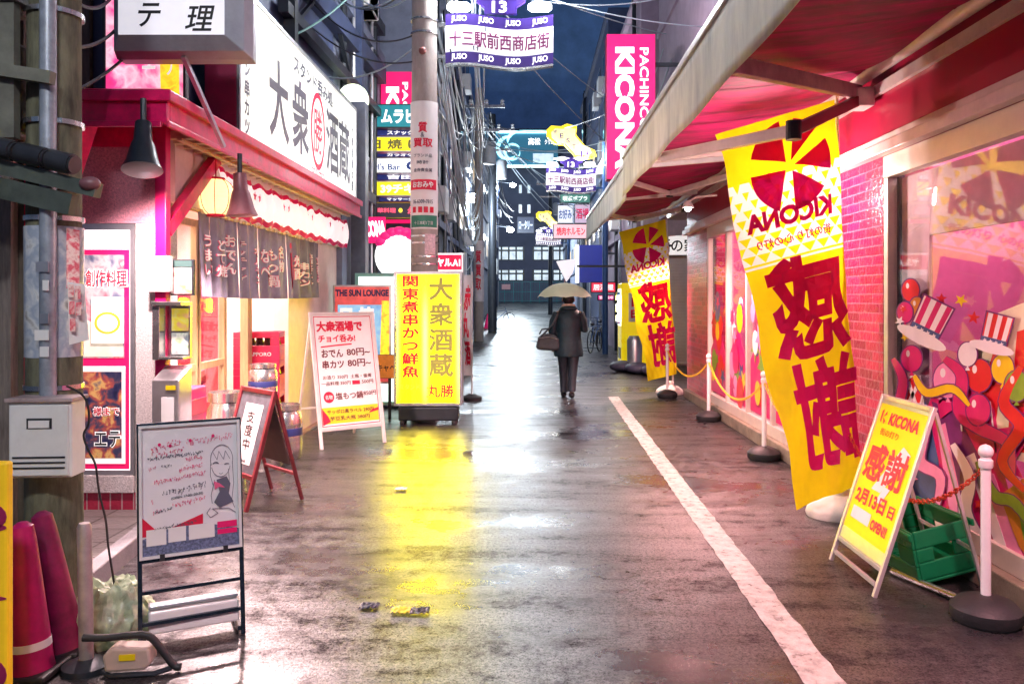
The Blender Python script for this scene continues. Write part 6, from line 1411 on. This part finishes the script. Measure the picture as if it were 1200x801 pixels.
# ---------------------------------------------------------------- overhead cables
m_cab = mat("pale_cable", (.42, .5, .55), .45, var=.1); m_cabd = mat("dark_cable", (.03, .035, .05), .5, var=.1)
def cable(a, b, sag, r, m, label, group):
    a, b = Vector(a), Vector(b); T = thing("overhead_cable", label, "cable", a, 0, group)
    MB().tube([a.lerp(b, k/20) + Vector((0, 0, -sag*4*(k/20)*(1-k/20))) for k in range(21)], r, 5, False).build("wire", m, T, smooth=True)
random.seed(21)
for k in range(16): cable((-1.43+random.uniform(-.15, .9), 10.8, random.uniform(4.6, 6.4)), (xa+random.uniform(-.4, .4), 30.7, random.uniform(5.8, 9)), random.uniform(.5, 1.6), .014, m_cab, "pale drooping cable between the concrete pole and the farther left pole", "cables between the left poles")
for k in range(14): cable((-1.3+random.uniform(-.05, .2), 10.9, random.uniform(3.6, 5.0)), (xa+random.uniform(-.1, .15), 30.7, random.uniform(4.4, 6.2)), random.uniform(1.1, 1.9), .011, m_cab, "thin slack cable hanging low between the left poles", "slack low cables")
for k in range(9): cable((xa, 30.8, random.uniform(7.5, 9.4)), (2.6+random.uniform(-.4, .4), random.uniform(18, 45), random.uniform(4.5, 7)), random.uniform(.2, .7), .016, m_cab, "cable crossing the street from the left pole to a right house", "cables across the street")
for k in range(5): cable((-1.43, 10.9, random.uniform(6.0, 7.2)), (2.75, random.uniform(12, 26), random.uniform(5, 7)), random.uniform(.1, .5), .01, m_cab, "thin cable crossing high from the concrete pole to the arcade wall", "high crossing cables")
for k in range(9): cable((-1.5, 10.85, random.uniform(4.8, 6.4)), (-3.0, random.uniform(9.5, 13), random.uniform(4.6, 6.8)), random.uniform(.1, .45), .012, m_cabd if k % 2 else m_cab, "short cable from the concrete pole to the left wall", "short cables to the left wall")
for k in range(6): cable((xa+random.uniform(-.5, .5), 30.8, random.uniform(7, 9.3)), (xb+random.uniform(-.4, 1.5), 60, random.uniform(7, 9.5)), random.uniform(.5, 1.3), .02, m_cabd, "dark cable running on down the street from the left poles", "dark cables down the street")
for k in range(4): cable((2.7, 13.5+k, 5.2+.5*k), (2.75, 30, 5+.4*k), .5, .012, m_cab, "cable strung along the right wall past the vertical sign", "cables along the right wall")
cable((-3.0, 9.8, 4.75), (-1.5, 10.85, 6.9), -.0+.3, .014, mat("mint_cable", (.3, .6, .55), .4, var=.1), "mint coloured cable rising from the long sign to the concrete pole", None)

for k in range(7): cable((-2.42+.03*k, 4.05, 2.6+.3*k), (-2.95-.05*k, 6.05, 3.5+.25*k), .05+.06*k, .011, m_cabd, "black cable sagging from the near mossy pole to the upper house wall", "cables on the near pole")
for k in range(5): cable((-2.43, 4.0, 3.3+.22*k), (-4.2, 4.1+.2*k, 3.0+.3*k), .1+.05*k, .014, m_cabd, "black cable leaving the near mossy pole to the left frame edge", "cables to the left edge")
# ================================================================== PERSON WITH UMBRELLA
px_, py_ = .62, 13.3
PE = thing("person", "person in a dark hooded coat walking away under a pale umbrella", "person", (px_, py_, 0))
def skinned(name, joints, edges, m, parent, levels=2):
    me = bpy.data.meshes.new(name); me.from_pydata([j[0] for j in joints], edges, []); o = bpy.data.objects.new(name, me); COL.objects.link(o)
    o.modifiers.new("skin", 'SKIN'); sv = me.skin_vertices[0].data if me.skin_vertices else None
    if sv is None:
        bm = bmesh.new(); bm.from_mesh(me); bm.verts.layers.skin.verify(); bm.to_mesh(me); bm.free(); sv = me.skin_vertices[0].data
    for k, j in enumerate(joints):
        rr_ = j[1] if isinstance(j[1], tuple) else (j[1], j[1]); sv[k].radius = rr_; sv[k].use_root = (k == 0)
    s = o.modifiers.new("smooth", 'SUBSURF'); s.levels = levels; s.render_levels = levels
    me.materials.append(m); dg = bpy.context.evaluated_depsgraph_get(); dg.update(); new = bpy.data.meshes.new_from_object(o.evaluated_get(dg)); new.name = name
    bpy.data.objects.remove(o); new.polygons.foreach_set("use_smooth", [True]*len(new.polygons)); r = bpy.data.objects.new(name, new); COL.objects.link(r)
    if parent: r.parent = parent
    ORG[r.name] = Vector((0, 0, 0)); return r
m_skin = mat("skin", (.5, .28, .2), .5, var=.08)
# mid stride, seen from behind; +y is the way the person walks
J = [((0, 0, .92), (.13, .10)), ((0, .0, 1.12), (.13, .10)), ((0, .0, 1.34), (.15, .10)), ((0, .01, 1.46), .055), ((0, .03, 1.52), .05), ((0, .04, 1.60), (.075, .09)), ((0, .035, 1.68), (.06, .075)),
     ((-.17, 0, 1.38), .055), ((-.235, -.02, 1.12), .045), ((-.22, .06, .90), .033), ((-.22, .08, .82), .03),
     ((.17, 0, 1.38), .055), ((.23, .05, 1.14), .045), ((.13, .20, 1.22), .033), ((.06, .24, 1.30), .03),
     ((-.085, 0, .86), .085), ((-.08, .10, .48), .055), ((-.07, .06, .1), .04), ((-.075, .17, .045), .035),
     ((.085, 0, .86), .085), ((.07, -.03, .48), .055), ((.04, -.20, .13), .04), ((.05, -.1, .05), .035)]
Ed = [(0, 1), (1, 2), (2, 3), (3, 4), (4, 5), (5, 6), (2, 7), (7, 8), (8, 9), (9, 10), (2, 11), (11, 12), (12, 13), (13, 14), (0, 15), (15, 16), (16, 17), (17, 18), (0, 19), (19, 20), (20, 21), (21, 22)]
skinned("body", J, Ed, m_skin, PE)
m_coat = mat("dark_teal_coat", (.008, .026, .036), .5, var=.45, vs=8, bump=1, bs=11); m_trs = mat("dark_trousers", (.018, .024, .035), .6, var=.3, vs=8, bump=.3, bs=12)
def loft(rings, n=24, cap=True):      # rings: (cx, cy, z, rx, ry)
    g = MB(); vs = [Vector((cx+rx*math.cos(2*math.pi*k/n), cy+ry*math.sin(2*math.pi*k/n), z + .004*math.sin(k*5+z*40))) for cx, cy, z, rx, ry in rings for k in range(n)]
    fs = [(i*n+k, i*n+(k+1) % n, (i+1)*n+(k+1) % n, (i+1)*n+k) for i in range(len(rings)-1) for k in range(n)]
    if cap: fs += [tuple(range(n))[::-1], tuple((len(rings)-1)*n+k for k in range(n))]
    return g.add(vs, fs)
coat = loft([(0, .0, .68, .235, .17), (0, 0, .71, .245, .175), (0, 0, .85, .225, .165), (.0, 0, .98, .205, .15), (0, 0, 1.12, .205, .15), (0, 0, 1.26, .225, .155), (0, 0, 1.35, .23, .14), (0, .01, 1.42, .17, .115), (0, .02, 1.48, .09, .085), (0, .025, 1.51, .075, .075)])
coat.tube([(-.17, 0, 1.38), (-.24, -.015, 1.24), (-.265, -.02, 1.1), (-.25, .03, .97), (-.235, .06, .88)], [.085, .078, .07, .06, .052], 14)
coat.tube([(.17, 0, 1.38), (.23, .02, 1.25), (.255, .05, 1.12), (.2, .13, 1.15), (.12, .20, 1.22)], [.085, .078, .072, .062, .05], 14)
coat.build("coat", m_coat, PE, smooth=True, local=True)
hd = MB(); hd.tube([(.10*math.cos(a), .0-.075*math.sin(a), 1.445+.02*math.sin(a)) for a in [-.4+.2*k for k in range(20)]], .045, 10); hd.build("hood", m_coat, PE, smooth=True, local=True)
hd = MB(); hd.tube([(.085*math.cos(a), .02-.07*math.sin(a), 1.5+.012*math.sin(a)) for a in [2*math.pi*k/20 for k in range(21)]], .033, 10); hd.build("scarf", mat("peach_scarf", (.6, .36, .28), .8, var=.25, vs=30, bump=.5), PE, smooth=True, local=True)
tr = loft([(-.085, 0, .90, .12, .13), (-.085, .02, .75, .105, .115), (-.08, .08, .5, .08, .09), (-.075, .085, .3, .068, .078), (-.07, .065, .09, .066, .08)]); tr.build("trousers", m_trs, PE, smooth=True, local=True)
tr = loft([(.085, 0, .90, .12, .13), (.08, -.005, .75, .105, .115), (.07, -.03, .5, .08, .09), (.055, -.1, .3, .068, .078), (.042, -.19, .13, .064, .078)]); tr.build("trousers", m_trs, PE, smooth=True, local=True)
sh = MB(); sh.ball((-.075, .14, .045), .05, .135, .05); sh.build("shoe", m_rub, PE, smooth=True, local=True)
sh = MB(); sh.ball((.045, -.14, .065), .05, .13, .055); sh.build("shoe", m_rub, PE, smooth=True, local=True)
hr = MB(); hr.ball((0, .03, 1.625), .098, .112, .115, 20, 14); hr.v = [v if not (v.y > .085 and v.z < 1.66) else Vector((v.x*.9, .085, v.z)) for v in hr.v]; hr.build("hair", mat("black_hair", (.012, .01, .012), .5, var=.3, bump=.5, bs=40), PE, smooth=True, local=True)
fc = MB(); fc.ball((0, .125, 1.6), .062, .03, .085, 14, 10); fc.ball((0, .158, 1.59), .013, .02, .02, 8, 6); fc.build("face", m_skin, PE, smooth=True, local=True)
fe = MB()
for s in (-1, 1): fe.ball((s*.026, .15, 1.615), .009, .006, .006, 8, 6)
fe.bx(-.02, .02, .148, .153, 1.555, 1.56); fe.build("eyes", m_blk, PE, local=True)
for s in (-1, 1): MB().ball((s*.097, .04, 1.6), .012, .02, .03, 8, 6).build("ear", m_skin, PE, smooth=True, local=True)
def hand(c, d, side):
    g = MB(); c = Vector(c); d = Vector(d).normalized(); a = d.orthogonal().normalized(); b = d.cross(a)
    g.ball(c, .03, .03, .042, 12, 8)
    for k in range(4): s0 = c + a*(.014*(k-1.5)) + d*.03; g.tube([s0, s0 + d*(.03+.004*(k % 3)) + b*.006, s0 + d*.05 + b*.022, s0 + d*.052 + b*.04], [.0085, .0085, .0075, .006], 8)
    s0 = c + a*.026*side; g.tube([s0, s0 + a*.02*side + d*.02 + b*.01, s0 + a*.018*side + d*.045 + b*.02], [.011, .0095, .007], 8); return g
hand((-.235, .075, .83), (0, .1, -1), 1).build("hand", m_skin, PE, smooth=True, local=True); hand((.065, .235, 1.285), (-.6, .3, .5), -1).build("hand", m_skin, PE, smooth=True, local=True)
UM = thing("umbrella", "pale cream umbrella held above the walking person", "umbrella", (px_, py_, 1.3))
cx, cy, cz = .56, 13.4, 1.885; n = 8; g = MB(); ru = .45
def dome(a, s): r = ru*math.sin(s*1.12)/math.sin(1.12); dip = (1-abs(math.sin(a*n/2)))**1.2; return Vector((cx + r*math.cos(a)*(1-.03*(1-dip)), cy + r*math.sin(a)*(1-.03*(1-dip)), cz - .245*(1-math.cos(s*1.12))/(1-math.cos(1.12)) + .02*s*s*(1-dip)))
g.grid(lambda u, v: dome(2*math.pi*u, max(.02, v)), 64, 10); g.build("canopy", mat("umbrella_cream", (.80, .78, .55), .5, var=.06, trans=.45), UM, smooth=True)
for k in range(n): a = 2*math.pi*(k+.0)/n; MB().tube([dome(a, s) - Vector((0, 0, .008)) for s in (.05, .3, .6, .8, 1)], .004, 5).build("rib", m_steel, UM)
MB().tube([(cx, cy, cz+.06), (cx, cy, cz-.1), (.66, 13.53, 1.28), (.67, 13.53, 1.18)], .008, 8).build("shaft", m_steel, UM, smooth=True)
MB().tube([(.667, 13.53, 1.24), (.675, 13.53, 1.12), (.675, 13.5, 1.09), (.675, 13.46, 1.1)], .013, 8).build("handle", m_rub, UM, smooth=True)
HB = thing("shoulder_bag", "dark grey shoulder bag hanging at the left side of the walking person", "bag", (.3, 13.25, .8))
m_bag = mat("bag_fabric", (.05, .05, .055), .5, var=.3, bump=.4, bs=30); g = MB()
g.slab([(-.2, 0), (.15, -.02), (.18, .03), (.16, .18), (.1, .25), (-.1, .27), (-.18, .2), (-.215, .05)], lambda a, b, t: Vector((.3+a, 13.17+t, .79+b)), .16); g.build("bag_body", m_bag, HB, bevel=.04)
MB().tube([(.14, 13.25, 1.04), (.18, 13.25, 1.12), (.3, 13.25, 1.14), (.4, 13.25, 1.1), (.44, 13.25, 1.02)], .012, 8).build("handle", m_bag, HB, smooth=True)
MB().tube([(.16, 13.15, 1.0), (.35, 13.12, 1.2), (.47, 13.15, 1.43), (.47, 13.3, 1.46)], .014, 8).build("strap", m_bag, HB, smooth=True)
MB().tube([(.12, 13.165, .98), (.3, 13.16, 1.0), (.46, 13.165, .96)], .006, 6).build("zip", m_steel, HB, smooth=True)

# ================================================================== FOREGROUND LEFT SMALL THINGS
def cone(label, x, y, tilt, m, band):
    T = thing("safety_cone", label, "cone", (x, y, 0)); T.rotation_euler = tilt; T.scale = (.9, .9, .93)
    MB().lathe([(.098, .03), (.094, .06), (.078, .3), (.056, .62), (.047, .69), (.02, .71), (1e-4, .71)], (0, 0, 0), 26).build("cone_body", m, T, smooth=True, local=True)
    if band: MB().lathe([(.0905, .13), (.0895, .165)], (0, 0, 0), 26).build("reflective_band", m_wht, T, smooth=True, local=True)
    MB().box((0, 0, .015), (.25, .25, .03)).build("base", m_rub, T, local=True, bevel=.01)
cone("upright magenta safety cone with a white band beside the near pole", -2.15, 3.5, (0, R(-4), 0), mat("cone_magenta", (.42, .003, .11), .42, var=.3, dirt=.4), True)
cone("dark crimson safety cone leaning against the upright one by the pole", -2.13, 3.72, (R(2), R(-9), 0), mat("cone_crimson", (.22, .003, .06), .5, var=.5, dirt=.5), False)
YS = thing("yellow_stand", "yellow sign stand cut by the left frame edge, with dark red marks", "sign", (-1.93, 3.0, 0))
MB().bx(-2.4, -1.925, 2.98, 3.02, .02, 1.02).build("panel", mat("yellow_stand_paint", (.85, .5, .015), .4, var=.1, emit=.12), YS, bevel=.01)
g = MB()
for z, h_ in ((.82, .1), (.78, .03), (.52, .02), (.24, .12)): g.slab([(-1.99+.065*math.cos(k*math.pi/8), z+h_/2*math.sin(k*math.pi/8)) for k in range(16)], lambda a, b, t: Vector((a, 2.9785-t, b)), .002)
g.build("print_marks", mat("purple_red_lettering", (.4, .02, .1), .5), YS); MB().bx(-2.4, -1.98, 2.9, 3.1, 0, .02).build("foot", m_dark, YS)
BP = thing("bollard_post", "grey steel pipe post standing in front of the plastic bag", "post", (-1.945, 3.55, 0))
MB().tube([(-1.945, 3.55, 0), (-1.955, 3.55, .62), (-1.955, 3.55, .64)], [.03, .03, .022], 18).build("pipe", mat("dull_pipe", (.42, .36, .36), .5, .5, var=.3, dirt=.35), BP, smooth=True)
MB().lathe([(.1, 0), (.1, .025), (.04, .05), (.032, .05)], (-1.945, 3.55, 0), 18).build("socket", m_dark, BP, smooth=True)
# plastic bag
PB2 = thing("plastic_bag", "crumpled greenish white plastic bag full of rubbish by the pipe post", "bag", (-1.99, 3.85, 0)); g = MB()
from mathutils import noise as mnoise
def bagf(u, v):
    a = 2*math.pi*u; z = .27*v; base = .17*(1-.25*max(0, v-.7)/.3)*(.9+.25*math.sin(math.pi*min(v*1.3, 1)))
    k = -abs(mnoise.noise(Vector((math.cos(a)*2.2, math.sin(a)*2.2, z*7))))*.05 - abs(mnoise.noise(Vector((math.cos(a)*5+3, math.sin(a)*5, z*15))))*.03 + .02
    r = base + k; return Vector((-1.99 + r*1.0*math.cos(a), 3.85 + r*.8*math.sin(a), z + (mnoise.noise(Vector((a*2, v*3, 1)))*.04*v)))
g.grid(bagf, 72, 34); top = [bagf(k/72, 1) for k in range(72)]; c0 = sum(top, Vector())/72
g.grid(lambda u, v: bagf(u, 1).lerp(c0 + Vector((0, 0, -.03)), v) + Vector((0, 0, mnoise.noise(Vector((u*22, v*9, 3)))*.03*(1-v))), 72, 8)
g.build("bag_skin", mat("bag_plastic", (.50, .58, .40), .3, var=.45, vs=12, trans=.2, bump=.35, bs=30), PB2, smooth=True)
# work lamp on the ground
WL2 = thing("work_lamp", "small beige work lamp with black handle and yellow label lying on the ground", "lamp", (-1.72, 3.5, 0), R(8))
q = MB(); q.slab([(-.1, .03), (.06, .03), (.09, .06), (.08, .125), (-.07, .135), (-.11, .1)], lambda a, b, t: Vector((a, t-.04, b)), .09); q.build("housing", mat("beige_housing", (.55, .42, .35), .4, var=.15, dirt=.2), WL2, local=True, bevel=.012)
q = MB(); q.tube(smooth_path([Vector(p) for p in ((-.2, 0, .17), (-.1, 0, .165), (.0, 0, .17), (.07, 0, .16), (.12, 0, .1), (.17, 0, .03), (.2, 0, .02))]), .016, 10); q.build("handle", m_rub, WL2, local=True, smooth=True)
MB().bx(-.04, .025, -.046, -.0405, .08, .105).build("label", MATS["yellow_label"], WL2, local=True)
q = MB(); q.tube([(-.12, .0, .02), (-.08, -.03, .012), (.1, -.03, .012), (.16, 0, .02)], .012, 8); q.build("stand", m_dark, WL2, local=True, smooth=True)
# litter on the wet street
for i, (x, y, lb, c_) in enumerate(((470, 717, "crumpled yellow wrapper lying on the wet street", (.75, .6, .05)), (492, 718, "dark crumpled leaf beside the yellow wrapper", (.02, .02, .03)), (470, 574, "scrap of white and red paper on the yellow reflection", (.7, .5, .5)), (433, 712, "dark wet rag left of the yellow wrapper", (.02, .025, .05)))):
    d = F*H/(y-350); x_ = (x-VX)*d/F; T = thing("street_scrap", lb, "litter", (x_, d, 0)); s = .045
    MB().grid(lambda u, v: Vector(((u-.5)*s*2.2, (v-.5)*s*1.8, .012 + .02*abs(mnoise.noise(Vector((u*4+i*3, v*4, i)))))), 8, 8).build("scrap", mat(f"scrap_{'abcdefg'[i]}", c_, .4, var=.4, vs=40), T, local=True, solid=.002)
bpy.data.objects.remove(_to)
